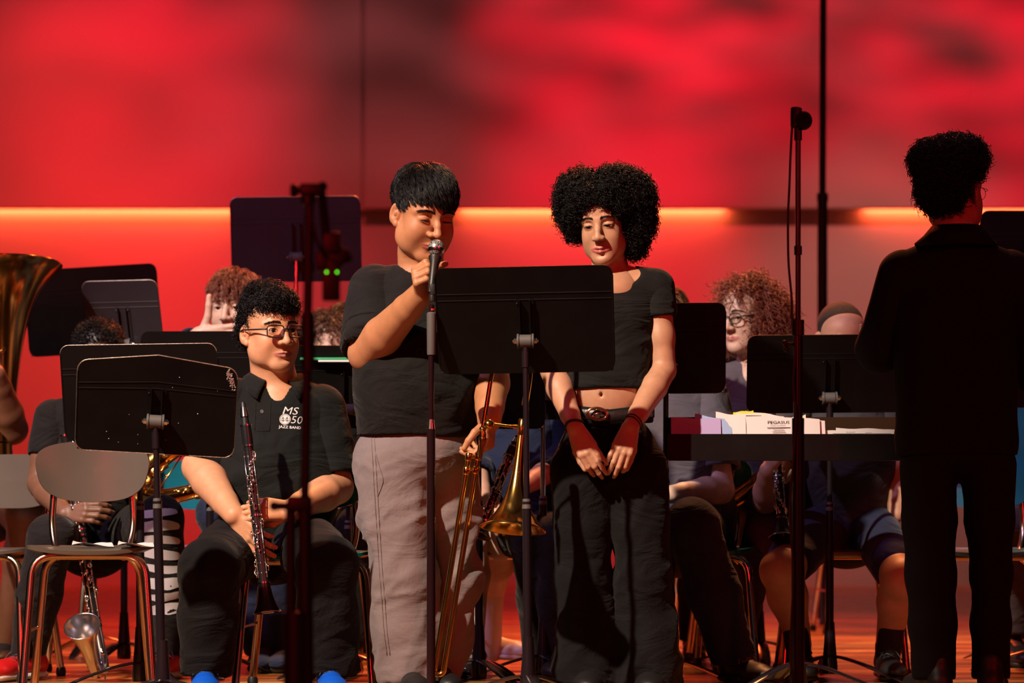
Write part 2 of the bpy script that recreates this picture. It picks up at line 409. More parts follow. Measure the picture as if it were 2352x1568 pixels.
def nets(F, mn, h):
    ins = F < 0; nx, ny, nz = F.shape
    c = [ins[i:nx-1+i, j:ny-1+j, k:nz-1+k] for i in (0, 1) for j in (0, 1) for k in (0, 1)]
    s_ = np.zeros(c[0].shape, np.int8)
    for q in c: s_ += q
    act = (s_ > 0) & (s_ < 8); I, J, K = np.nonzero(act); N = len(I)
    idx = np.full(act.shape, -1, np.int32); idx[I, J, K] = np.arange(N)
    vals = {(i, j, k): F[I+i, J+j, K+k] for i in (0, 1) for j in (0, 1) for k in (0, 1)}
    acc = np.zeros((N, 3)); cnt = np.zeros(N)
    for a in range(3):
        o1, o2 = [x for x in range(3) if x != a]
        for u in (0, 1):
            for w_ in (0, 1):
                A = [0, 0, 0]; A[o1] = u; A[o2] = w_; B = list(A); B[a] = 1
                va, vb = vals[tuple(A)], vals[tuple(B)]; m = (va < 0) != (vb < 0)
                t = np.where(m, va/np.where(m, va-vb, 1), 0)
                acc[m] += np.array(A, float); acc[m, a] += t[m]; cnt[m] += 1
    v = (np.stack([I, J, K], 1)+acc/np.maximum(cnt, 1)[:, None])*h+mn
    fs = []
    for a in range(3):
        o1, o2 = (a+1) % 3, (a+2) % 3
        s1 = [slice(None)]*3; s2 = [slice(None)]*3; s1[a] = slice(0, -1); s2[a] = slice(1, None)
        A = ins[tuple(s1)]; B = ins[tuple(s2)]; E = np.stack(np.nonzero(A != B), 1)
        ok = (E[:, o1] > 0) & (E[:, o2] > 0) & (E[:, o1] < F.shape[o1]-1) & (E[:, o2] < F.shape[o2]-1); E = E[ok]
        if not len(E): continue
        fl = A[E[:, 0], E[:, 1], E[:, 2]]
        def g(d1, d2):
            Q = E.copy(); Q[:, o1] -= d1; Q[:, o2] -= d2; return idx[Q[:, 0], Q[:, 1], Q[:, 2]]
        q = np.stack([g(1, 1), g(0, 1), g(0, 0), g(1, 0)], 1)
        q = np.where(fl[:, None], q, q[:, ::-1]); fs.append(q)
    f = np.vstack(fs); f = f[(f >= 0).all(1)]
    return v, f
def vnormals(v, f):
    a = v[f[:, 2]]-v[f[:, 0]]; b = v[f[:, 3]]-v[f[:, 1]]; fn = np.cross(a, b); n = np.zeros_like(v)
    for i in range(4): np.add.at(n, f[:, i], fn)
    return n/np.maximum(np.linalg.norm(n, axis=1), 1e-12)[:, None]
def sinnoise(q, seed):
    r = np.random.RandomState(seed); out = 0
    for i in range(5):
        d = nrm(r.randn(3)); ph = r.rand()*6.28; out = out+np.sin(q@d*(1+0.35*i)+ph+1.3*np.sin(q@nrm(r.randn(3))*0.8+r.rand()*6))
    return out/5
def folds(v, amp, scale, axis=(0, 0, 1), stretch=0.35, seed=1):
    """creases that run along axis"""
    a = nrm(axis); q = v/scale; q = q-np.outer(q@a, a)*(1-stretch)
    n = sinnoise(q*1.6, seed); m = sinnoise(q*.5, seed+50)
    return amp*((1.35/(1+(3.0*n)**2)-.35)*np.clip(0.45+m*1.3, 0, 1))
def merge(parts):
    vs, fs, n = [], [], 0
    for v, f in parts: vs.append(v); fs.append(f+n); n += len(v)
    return np.vstack(vs), np.vstack(fs)
def tubes(Pn, R, sides=3):
    """Pn (N,K,3) centre lines, R (N,K) radii -> verts, quads, vectorised"""
    N, K, _ = Pn.shape; T = np.gradient(Pn, axis=1); T /= np.maximum(np.linalg.norm(T, axis=2), 1e-9)[..., None]
    ref = np.where(np.abs(T[..., 2:3]) < 0.9, V(0, 0, 1), V(1, 0, 0))
    u = np.cross(T, ref); u /= np.maximum(np.linalg.norm(u, axis=2), 1e-9)[..., None]; w_ = np.cross(T, u)
    th = np.arange(sides)*2*PI/sides
    vs = Pn[:, :, None, :]+R[:, :, None, None]*(np.cos(th)[None, None, :, None]*u[:, :, None, :]+np.sin(th)[None, None, :, None]*w_[:, :, None, :])
    base = (np.arange(N)*K*sides)[:, None, None]+(np.arange(K-1)*sides)[None, :, None]
    j = np.arange(sides)[None, None, :]; k = (j+1) % sides
    f = np.stack([base+j, base+k, base+sides+k, base+sides+j], -1).reshape(-1, 4)
    return vs.reshape(-1, 3), f

# ------------------------------------------------------------------ people
class Head:
    def __init__(s, pos, yaw=0, pitch=0, roll=0, sc=1.0, **k):
        s.o = V(pos); s.R = rotm(0, 0, math.radians(yaw))@rotm(math.radians(pitch), 0, 0)@rotm(0, math.radians(roll), 0); s.sc = sc
        s.q = dict(w=1.0, cheek=1.0, jaw=1.0, nose=1.0, nosew=1.0, lip=1.0, open=1.0, look=(0, 0), mouth=0.0, chin=1.0, deep=1.0); s.q.update(k)
    def T(s, *a):
        p = np.atleast_2d(V(*a)) if len(a) > 1 else np.atleast_2d(a[0])
        r = (p*s.sc*V(s.q['w'], 1, 1))@s.R.T+s.o
        return r[0] if len(r) == 1 else r
    def inv(s, v): return ((v-s.o)@s.R)/(s.sc*V(s.q['w'], 1, 1))
    def D(s, *a): return s.R@V(*a)
def add_head(F, h, detail=True, neck=None, neck_r=0.052, ears=True):
    q = h.q; T = h.T; S = h.sc; R = h.R; W = q['w']
    def E(c, r, k=0.01, op='u', rot=None):
        F.ell(T(*c), V(r)*S*V(W, 1, 1), R if rot is None else R@rot, k*S, op)
    def C(a, b, ra, rb=None, k=0.01, op='u', flat=None):
        F.cap(T(*a), T(*b), ra*S, (ra if rb is None else rb)*S, k*S, op, flat)
    E((0, .012, .050), (.074, .093, .078)); E((0, -.030, .045), (.061, .057, .055), .03)
    E((0, -.030, -.012), (.063, .055, .068), .03)
    j = q['jaw']
    for x in (-1, 1):
        C((x*.050*j, .008, -.030), (x*.046*j, -.005, -.058), .016, .017, .03)
        C((x*.046*j, -.005, -.058), (x*.018, -.062, -.092), .017, .017, .03)
        E((x*.036, -.055, -.030), (.027*q['cheek'], .027*q['cheek'], .031*q['cheek']), .022)
        E((x*.040, -.030, -.062), (.022*q['cheek'], .030, .028*q['cheek']), .03)
    E((0, -.068, -.094), (.022*q['chin'], .020, .020), .022)
    E((0, -.056, -.060), (.032, .030, .032), .02)
    if neck is not None:
        nb = V(neck); C0 = T(0, .018, -.045); F.chain([C0, lerp(C0, nb, .6), nb], [neck_r*.98, neck_r, neck_r*1.15], 0.025)
        F.cap(T(0, -.02, -.075), lerp(T(0, -.01, -.09), nb, .5), .026*S, .03*S, .03)
    if not detail:
        C((0, -.088, .018), (0, -.108, -.022), .008, .011, .012); return
    for x in (-1, 1):
        C((x*.050, -.062, .026), (x*.030, -.078, .033), .008, .008, .012); C((x*.030, -.078, .033), (x*.009, -.083, .028), .008, .007, .012)
        E((x*.032, -.098, .009), (.020, .016*q['deep'], .0125), .012, 's')
    n = q['nose']; nw = q['nosew']
    C((0, -.083, .022), (0, -.094-.006*n, -.004), .0075, .0085, .014); C((0, -.094-.006*n, -.004), (0, -.101-.009*n, -.026), .0085, .0115, .008)
    for x in (-1, 1):
        E((x*.0135*nw, -.099, -.029), (.0095, .012, .0085), .007); E((x*.0075*nw, -.108, -.0385), (.0050, .0060, .0040), .003, 's')
    for x in (-1, 1):
        E((x*.032, -.0725, .009), (.0165, .0150, .0135), .006)
        hh = .0062*q['open']
        if hh > .001: E((x*.032, -.089, .0075-(.0062-hh)*.6), (.0145, .0120, hh), .0015, 's')
        else: pass
        # upper lid fold
        C((x*.046, -.0765, .0165), (x*.032, -.0845, .0205), .0013, .0013, .003, 's'); C((x*.032, -.0845, .0205), (x*.018, -.0800, .0165), .0013, .0013, .003, 's')
    L = q['lip']; mo = q['mouth']
    for x in (-1, 1):
        C((x*.0275, -.0795, -.0620), (x*.006, -.0920, -.0575), .0024*L, .0044*L, .004); C((x*.006, -.0920, -.0575), (0, -.0920, -.0588), .0044*L, .0042*L, .003)
        C((x*.0235, -.0800, -.0652-mo*.3), (0, -.0895, -.0695-mo), .0032*L, .0058*L, .005)
        C((x*.0285, -.0835, -.0630), (0, -.0965, -.0632-mo*.5), .0011, .0014+mo*.4, .0025, 's')
    E((0, -.092, -.080-mo), (.016, .006, .005), .010, 's')
    if ears:
        for x in (-1, 1):
            r = rotm(0, 0, -x*0.42)@rotm(0.15, 0, 0)
            E((x*.0755, .016, .000), (.0085, .019, .031), .005, 'u', r); E((x*.0830, .010, .004), (.0070, .0125, .0200), .003, 's', r)
            E((x*.0740, .008, -.0270), (.0065, .009, .009), .006); E((x*.0775, .0085, .002), (.0045, .006, .008), .003, 'u', r)
def head_colors(h, v, base, lipcol, blush=(1.0, 0.93, 0.9)):
    """lips and a slight warmth on cheeks, nose and ears: the skin's own colour"""
    c = np.tile(V(base), (len(v), 1)); p = h.inv(v); q = h.q
    def seg(a, b):
        a = V(a); b = V(b); d = b-a; t = np.clip((p-a)@d/(d@d), 0, 1); return np.linalg.norm(p-a-t[:, None]*d, axis=1)
    m = np.full(len(v), 9.); mo = q['mouth']
    for x in (-1, 1):
        m = np.minimum(m, seg((x*.0270, -.0810, -.0620), (x*.006, -.0930, -.0585))-.0038*q['lip'])
        m = np.minimum(m, seg((x*.0205, -.0840, -.0660-mo*.3), (0, -.0920, -.0700-mo))-.0056*q['lip'])
    t = np.clip(1-m/.0022, 0, 1)[:, None]*(p[:, 1] < -.06)[:, None]
    c = c*(1-t)+V(lipcol)*t
    for ce, r in (((.042, -.07, -.028), .028), ((-.042, -.07, -.028), .028), ((0, -.112, -.028), .016), ((.08, .01, 0), .03), ((-.08, .01, 0), .03)):
        d = np.clip(1-np.linalg.norm(p-V(ce), axis=1)/r, 0, 1)[:, None]; c = c*(1-d)+c*V(blush)*d
    return c
def snap(h, p, surf, out=.0006):
    """move head-space points along y onto the face surface"""
    q = []; d = Vector(h.D(0, 1, 0))
    for x in p:
        o = h.T(x[0], -.25, x[2]); hit = surf.ray_cast(Vector(o), d)
        if hit[0] is None: q.append(x); continue
        l = h.inv(np.array(hit[0])); q.append([x[0], l[1]-out, x[2]])
    return np.array(q)
def face_bits(h, root, haircol, surf, browthick=1.0, lash=1.0, seed=1, browdrop=0.0):
    q = h.q; r = np.random.RandomState(seed); surf = BVHTree.FromPolygons([Vector(a) for a in surf[0]], [tuple(int(i) for i in a) for a in surf[1]])
    for x in (-1, 1):
        th = np.linspace(0, PI, 17); ph = np.linspace(0, 2*PI, 24, endpoint=False); vs = []; cs = []
        for t in th:
            for f in ph:
                d = V(math.sin(t)*math.cos(f), -math.cos(t), math.sin(t)*math.sin(f)); vs.append(d)
                cs.append((.004, .003, .003) if t < .30 else (.035, .015, .008) if t < .62 else (.52, .47, .45))
        G = rotm(0, 0, q['look'][0])@rotm(q['look'][1], 0, 0)
        vs = (np.array(vs)@G.T)*.0128+V(x*.032, -.0720, .0085)
        fs = [(i*24+j, i*24+(j+1) % 24, (i+1)*24+(j+1) % 24, (i+1)*24+j) for i in range(16) for j in range(24)]
        mk('eye', h.T(vs), np.array(fs), M_EYE, root, cols=np.array(cs))
        m = MB()
        hh = .0062*q['open']; zc = .0075-(.0062-hh)*.6
        up = []
        for t in np.linspace(-1, 1, 11):
            up.append(h.T(x*.032+t*.0150, -.0885+.0068*t*t, zc+hh*math.sqrt(max(1-t*t*.95, 0))-.0004))
        m.tube(up, [.0005, .0011*lash, .0010*lash, .0005], 5)
        if lash > 1:
            for t in np.linspace(-.9, .9, 16):
                a = h.T(x*.032+t*.0150, -.0885+.0068*t*t, zc+hh*math.sqrt(1-t*t*.95)); m.tube([a, a+h.D(t*.003, -.0055, -.0015)*h.sc], [.0005, .0002], 4)
        m.build('eyelash', M_BLACKHAIR, root, autos=False)
        N = int(230*browthick); t = r.rand(N); Z = .0290+.0075*np.sin(t*2.4)-.004*t-browdrop
        base = np.stack([x*(.011+t*.041), -.0895+.0*t+.020*t**2.2, Z+r.randn(N)*.0018*(1-.5*t)*browthick], 1)
        K = 4; s_ = np.linspace(0, 1, K)[None, :, None]
        base = snap(h, base, surf)
        dr = np.stack([x*(.5+.5*t), .1+.35*t, .8-1.3*t], 1); dr /= np.linalg.norm(dr, axis=1)[:, None]
        pn = base[:, None, :]+dr[:, None, :]*s_*.0075+V(0, -.0016, 0)*np.sin(s_*2.4)
        v, f = tubes(h.T(pn.reshape(-1, 3)).reshape(N, K, 3), np.linspace(.00055, .00015, K)[None, :].repeat(N, 0), 3)
        mk('eyebrow', v, f, haircol, root)
def curl_hair(roots, dirs, length, coil, turns, rad, grav=0.0, K=14, seed=1, sides=3):
    """world-space curls"""
    r = np.random.RandomState(seed); N = len(roots); t = np.linspace(0, 1, K)[None, :, None]
    L = (length*(.7+.6*r.rand(N)))[:, None, None]; d = dirs/np.linalg.norm(dirs, axis=1)[:, None]; d = d+r.randn(N, 3)*.25
    base = roots[:, None, :]+d[:, None, :]*L*t+V(0, 0, -1)*grav*L*t*t
    a = r.randn(N, 3); a -= d*(a*d).sum(1)[:, None]/(d*d).sum(1)[:, None]; a /= np.linalg.norm(a, axis=1)[:, None]; b = np.cross(d, a); b /= np.linalg.norm(b, axis=1)[:, None]
    ph = (t*turns*2*PI)+r.rand(N)[:, None, None]*6.28; cr = coil*(.6+.7*r.rand(N))[:, None, None]*np.clip(t*3+.2, 0, 1)
    pn = base+cr*(np.cos(ph)*a[:, None, :]+np.sin(ph)*b[:, None, :])
    R = rad*(1-.55*t[..., 0]**2)*np.ones((N, 1)); return tubes(pn, R, sides)
def sample_ell(N, c, r, seed, cond=None):
    rr = np.random.RandomState(seed); out = []
    while sum(len(o) for o in out) < N:
        d = rr.randn(N*2, 3); d /= np.linalg.norm(d, axis=1)[:, None]; p = d*V(r)+V(c)
        if cond is not None: p = p[cond(p)]
        out.append(p)
    p = np.vstack(out)[:N]; n = (p-V(c))/V(r)**2; n /= np.linalg.norm(n, axis=1)[:, None]; return p, n
def comb_hair(h, N, cond, flow, length, lift, rad=.0009, seed=3, K=9, c=(0, .010, .050), r=(.078, .097, .083), clump=0, wob=.004, side=3):
    """strands that lie over the skull: flow(p) gives the combing direction in head space"""
    p, n = sample_ell(N, c, r, seed, cond); rr = np.random.RandomState(seed+1)
    if clump:
        ci = rr.randint(0, clump, N); cp, cn = sample_ell(clump, c, r, seed+5, cond)
        d2 = ((p[:, None, :]-cp[None, :, :])**2).sum(2); ci = d2.argmin(1)
    L = length(p)*(.75+.5*rr.rand(N)); pts = [p.copy()]; q = p.copy(); c_ = V(c); r_ = V(r)
    lay = rr.rand(N)
    for k in range(1, K):
        d = flow(q)+rr.randn(N, 3)*.10; nn = (q-c_)/r_**2; nn /= np.linalg.norm(nn, axis=1)[:, None]
        d = d-nn*(d*nn).sum(1)[:, None]; d /= np.maximum(np.linalg.norm(d, axis=1), 1e-6)[:, None]
        q = q+d*(L/(K-1))[:, None]; s_ = np.sqrt((((q-c_)/r_)**2).sum(1)); tgt = 1+lift(p)*(k/(K-1))**.8*(.35+.9*lay)
        q = c_+(q-c_)*(tgt/s_)[:, None]; pts.append(q.copy())
    pn = np.stack(pts, 1)
    if clump:
        cen = np.zeros((clump, K, 3)); cnt = np.bincount(ci, minlength=clump)[:, None, None]
        np.add.at(cen, ci, pn); cen /= np.maximum(cnt, 1); t = np.linspace(0, 1, K)[None, :, None]**1.2*.72
        pn = pn*(1-t)+cen[ci]*t
    pn += np.sin(np.linspace(0, 5, K)[None, :, None]+rr.rand(N)[:, None, None]*6)*wob*rr.randn(N, 1, 3)*np.linspace(0, 1, K)[None, :, None]
    R = rad*(1-.75*np.linspace(0, 1, K)[None, :]**2)*np.ones((N, 1))
    return tubes(h.T(pn.reshape(-1, 3)).reshape(N, K, 3), R*h.sc, side)

HANDREST = [(.25, .35, .25), (.30, .40, .3), (.35, .45, .3), (.4, .45, .3)]
def hand(F, wrist, f, n, thumb_side, curls=HANDREST, thumb=((.75, .55, .25), (.9, .25, .3), (.95, .05, .3)), sc=1.0, spread=.05, k=.004, fat=1.0):
    """f: wrist to knuckles, n: out of the palm, thumb_side +1/-1 along cross(f, n)"""
    f = nrm(f); n = V(n); n = nrm(n-f*(n@f)); s = np.cross(f, n)*thumb_side; w_ = V(wrist)
    mc = [(.082, .026), (.086, .0085), (.081, -.009), (.073, -.0255)]
    ln = [(.043, .026, .021), (.047, .030, .022), (.043, .028, .021), (.034, .021, .019)]; tips = []
    for i in range(4):
        m = w_+(f*mc[i][0]+s*mc[i][1]-n*.003)*sc
        F.cap(w_+s*mc[i][1]*.55*sc+f*.006*sc, m, .0155*sc*fat, .0115*sc*fat, .008*sc)
        d = f+s*(1.5-i)*spread; d = nrm(d); a = 0; p = m; r = (.0100, .0090, .0082, .0070) if i < 3 else (.0088, .0078, .0072, .0062)
        for j in range(3):
            a += curls[i][j]; dd = d*math.cos(a)+n*math.sin(a); q = p+dd*ln[i][j]*sc
            F.cap(p, q, r[j]*sc*fat, r[j+1]*sc*fat, k*sc); p = q
        tips.append(p)
    F.ell(w_+(f*.045+s*.002+n*.004)*sc, V(.030, .042, .012)*sc, np.stack([s, f, n], 1), .01)
    b = w_+(f*.020+s*.020+n*.006)*sc; p = b; L = (.044, .033, .027); r = (.0150, .0115, .0105, .0085)
    for j in range(3):
        c = thumb[j]; d = nrm(f*c[0]+s*c[1]+n*c[2]); q = p+d*L[j]*sc; F.cap(p, q, r[j]*sc*fat, r[j+1]*sc*fat, .006*sc if j == 0 else k*sc); p = q
    tips.append(p); return tips

def obj_field(name, F, material, parent, disp=None, cols=None, mats=None, label=None, dispfn=None):
    v, f = F.mesh()
    if disp:
        n = vnormals(v, f); dd = 0
        for (amp, scale, axis, st, seed) in disp: dd = dd+folds(v, amp, scale, axis, st, seed)
        if dispfn is not None: dd = dd*dispfn(v)
        v = v+n*np.asarray(dd)[:, None]
    return mk(name, v, f, material, parent, cols=None if cols is None else cols(v)), v, f

def shoe(root, ank, d, material, solemat, L=.27, lace=None, toe_mat=None, vox=.006, name='shoe', collar=True, floor=0.0):
    """shoe standing on the floor under the ankle, pointing along d"""
    d = nrm(V(d[0], d[1], 0)); s_ = np.cross(d, V(0, 0, 1)); a = V(ank[0], ank[1], floor); R = np.stack([s_, d, V(0, 0, 1)], 1)
    F = Field(vox); g = lambda x, y, z: a+R@V(x, y, z)
    F.cap(g(0, -.055, .05), g(0, .02, .055), .036, .037, .02).cap(g(0, .02, .055), g(.003, L-.13, .038), .036, .030, .02, flat=None)
    F.ell(g(.004, L-.125, .036), (.046, .075, .030), R, .02).cap(g(0, -.04, .06), g(0, -.035, .11 if collar else .08), .034, .036, .02)
    F.plane(g(0, 0, .022), (0, 0, -1), .004)
    o, v, f = obj_field(name, F, material, root)
    G = Field(vox); G.cap(g(0, -.050, .016), g(0, 0, .016), .040, .036, .02, flat=((0, 0, 1), .4)).cap(g(0, 0, .016), g(.004, L-.12, .016), .036, .047, .02, flat=((0, 0, 1), .35))
    G.plane(g(0, 0, .001), (0, 0, -1), .002)
    v2, f2 = G.mesh(); mk('sole', v2, f2, solemat, o_root(o), label=None)
    if lace:
        m = MB()
        for i in range(5):
            y = .035+i*.022; z = .094-i*.0085; e = .026
            m.tube([g(-e, y, z-.012), g(-.01, y+.008, z+.001), g(e, y+.018, z-.014)], .0026, 6, sub=3); m.tube([g(e, y, z-.012), g(.01, y+.008, z+.002), g(-e, y+.018, z-.014)], .0026, 6, sub=3)
        for x in (-1, 1):
            m.tube([g(0, .03, .096), g(x*.018, .028, .104), g(x*.034, .036, .092), g(x*.024, .045, .088), g(0, .03, .096)], .0026, 6, sub=5)
            m.tube([g(0, .03, .096), g(x*.02, .055, .094), g(x*.038, .075, .066)], .0024, 6, sub=5)
        m.build('shoelace', lace, o_root(o), autos=False)
    return o
def o_root(o): return o.parent
def leg_sdf(F, hip, knee, ank, r=(.085, .062, .075, .060), k=.03):
    F.chain([hip, lerp(hip, knee, .5), knee], [r[0], (r[0]+r[1])/2, r[1]], k); F.chain([knee, lerp(knee, ank, .5), ank], [r[1], r[2]*.5+r[3]*.5, r[3]], k)
def bare_leg(F, knee, ank, r=(.055, .052, .034), back=(0, 1, 0), hip=None):
    F.cap(knee, lerp(knee, ank, .35)+V(back)*.012, r[0]*.95, r[1], .03); F.cap(lerp(knee, ank, .35)+V(back)*.012, ank, r[1], r[2], .03); F.ell(knee, (r[0],)*3, None, .02)
    if hip is not None: F.cap(hip, knee, .075, r[0], .03)
def glasses(h, root, col=M_PLASTIC, wid=.0195, hgt=.0165, rad=.0013, y=-.106, lens=True, rnd=4.0, name='glasses', z0=.006):
    m = MB()
    def ring(x, kx=1.0):
        out = []
        for i in range(32):
            a = i/32*2*PI; c, s_ = math.cos(a), math.sin(a)
            out.append(h.T(x*.0335+wid*abs(c)**(2/rnd)*np.sign(c)*1.25, y+.009*((x*.0335+c*wid)/.055)**2, z0+hgt*abs(s_)**(2/rnd)*np.sign(s_)))
        return out
    for x in (-1, 1):
        m.tube(ring(x), rad, 6, closed=True)
        m.tube([h.T(x*(.0335+wid*1.25), y+.009, z0+.007), h.T(x*.074, y+.03, z0+.007), h.T(x*.083, -.01, z0+.008), h.T(x*.085, .02, z0+.007), h.T(x*.080, .035, z0-.012)], rad*1.2, 6, sub=3)
    m.tube([h.T(-.0105, y, z0+.005), h.T(0, y-.002, z0+.008), h.T(.0105, y, z0+.005)], rad*1.1, 6, sub=3)
    g = m.build(name, col, root, autos=False)
    if lens:
        for x in (-1, 1):
            l = MB(); o = ring(x); c = sum(o)/len(o); l.add([c]+o, [(0, i+1, (i+1) % 32+1) for i in range(32)]); l.build('lens', M_LENS, g, autos=False, smooth=False)
    return g

# ------------------------------------------------------------------ stage
def node_floor():
    m = bpy.data.materials.new('varnished_strip_floor'); m.use_nodes = True; N = m.node_tree.nodes; L = m.node_tree.links; b = N['Principled BSDF']
    tc = N.new('ShaderNodeTexCoord'); mp = N.new('ShaderNodeMapping'); L.new(tc.outputs['Object'], mp.inputs[0])
    br = N.new('ShaderNodeTexBrick'); br.inputs['Scale'].default_value = 1; br.inputs['Brick Width'].default_value = 0.9; br.inputs['Row Height'].default_value = 0.057
    br.inputs['Mortar Size'].default_value = 0.0012; br.inputs['Color1'].default_value = (.64, .30, .085, 1); br.inputs['Color2'].default_value = (.30, .10, .025, 1)
    br.inputs['Mortar'].default_value = (.05, .02, .01, 1); br.inputs['Bias'].default_value = -0.1; L.new(mp.outputs[0], br.inputs[0])
    n = N.new('ShaderNodeTexNoise'); n.inputs['Scale'].default_value = 3; n.inputs['Detail'].default_value = 6
    m2 = N.new('ShaderNodeMapping'); m2.inputs['Scale'].default_value = (1, 14, 1); L.new(tc.outputs['Object'], m2.inputs[0]); L.new(m2.outputs[0], n.inputs[0])
    mx = N.new('ShaderNodeMix'); mx.data_type = 'RGBA'; mx.blend_type = 'MULTIPLY'; mx.inputs[0].default_value = 0.5
    L.new(br.outputs[0], mx.inputs[6]); L.new(n.outputs[0], mx.inputs[7]); L.new(mx.outputs[2], b.inputs['Base Color'])
    b.inputs['Roughness'].default_value = 0.24; b.inputs['Specular IOR Level'].default_value = .4
    n3 = N.new('ShaderNodeTexNoise'); n3.inputs['Scale'].default_value = 1; n3.inputs['Detail'].default_value = 3; m3 = N.new('ShaderNodeMapping'); m3.inputs['Scale'].default_value = (.9, 5.5, 1)
    L.new(tc.outputs['Object'], m3.inputs[0]); L.new(m3.outputs[0], n3.inputs[0]); r3 = N.new('ShaderNodeMapRange'); r3.inputs['From Min'].default_value = .35; r3.inputs['From Max'].default_value = .65; r3.inputs['To Min'].default_value = .35; r3.inputs['To Max'].default_value = 1.35
    L.new(n3.outputs[0], r3.inputs[0]); sc3 = N.new('ShaderNodeVectorMath'); sc3.operation = 'SCALE'; L.new(mx.outputs[2], sc3.inputs[0]); L.new(r3.outputs[0], sc3.inputs['Scale']); L.new(sc3.outputs[0], b.inputs['Base Color'])
    r4 = N.new('ShaderNodeMapRange'); r4.inputs['To Min'].default_value = .12; r4.inputs['To Max'].default_value = .42; L.new(n3.outputs[0], r4.inputs[0]); L.new(r4.outputs[0], b.inputs['Roughness'])
    bp = N.new('ShaderNodeBump'); bp.inputs['Strength'].default_value = .25; bp.inputs['Distance'].default_value = .002
    L.new(br.outputs['Fac'], bp.inputs['Height']); bp.invert = True; L.new(bp.outputs[0], b.inputs['Normal'])
    return m
M_FLOOR = node_floor()
M_WALL = mat('off_white_shell_panel', (.62, .56, .54), .55, var=.03, vscale=.6)
m = MB().box((0, 11.5, -.05), (9, 11.4, .05)); tag(m.build('floor', M_FLOOR, smooth=False), 'stage floor of narrow varnished wooden strips', kind='structure')
m = MB().box((0, 21.60, 3.3), (9, .08, 3.3)); tag(m.build('wall_back', M_WALL, smooth=False), 'pale lower back wall washed in red light', kind='structure')
XS = (835-1176)/280.0
ZL = CAMZ+(HZ-481)/280.0
for i, (a, b_) in enumerate(((-9, XS-.012), (XS+.012, 9))):
    m = MB().box(((a+b_)/2, 21.4, ZL+2.2), ((b_-a)/2, .05, 2.2), bev=.012)
    tag(m.build('wall_upper_panel', M_WALL), 'hanging pale upper wall panel lit red, %s of the vertical seam' % ('left', 'right')[i], kind='structure')
m = MB().box((XS, 21.465, ZL+2.2), (.06, .012, 2.2)); tag(m.build('trim_1', M_WALL, smooth=False), 'vertical joint strip behind the upper wall panels', kind='structure')
for a, b_ in ((-9.5, -9), (9, 9.5)):
    m = MB().box(((a+b_)/2, 11.5, 3.3), (.05, 11.4, 3.3)); tag(m.build('wall_left' if a < 0 else 'wall_right', mat('dark_wing', (.03, .02, .02), .9), smooth=False), 'dark side wall of the stage', kind='structure')
# row of small lamps behind the lower edge of the upper panels, shining down the back wall
for x0, x1, pw in ((-7.0, -2.25, 34), (-.42, 1.75, 16), (2.9, 6.0, 22)):
    area('panel_strip', ((x0+x1)/2, 21.485, ZL+.03), ((x0+x1)/2, 21.50, ZL-1.5), (1.0, .10, .03), pw, x1-x0, .045)

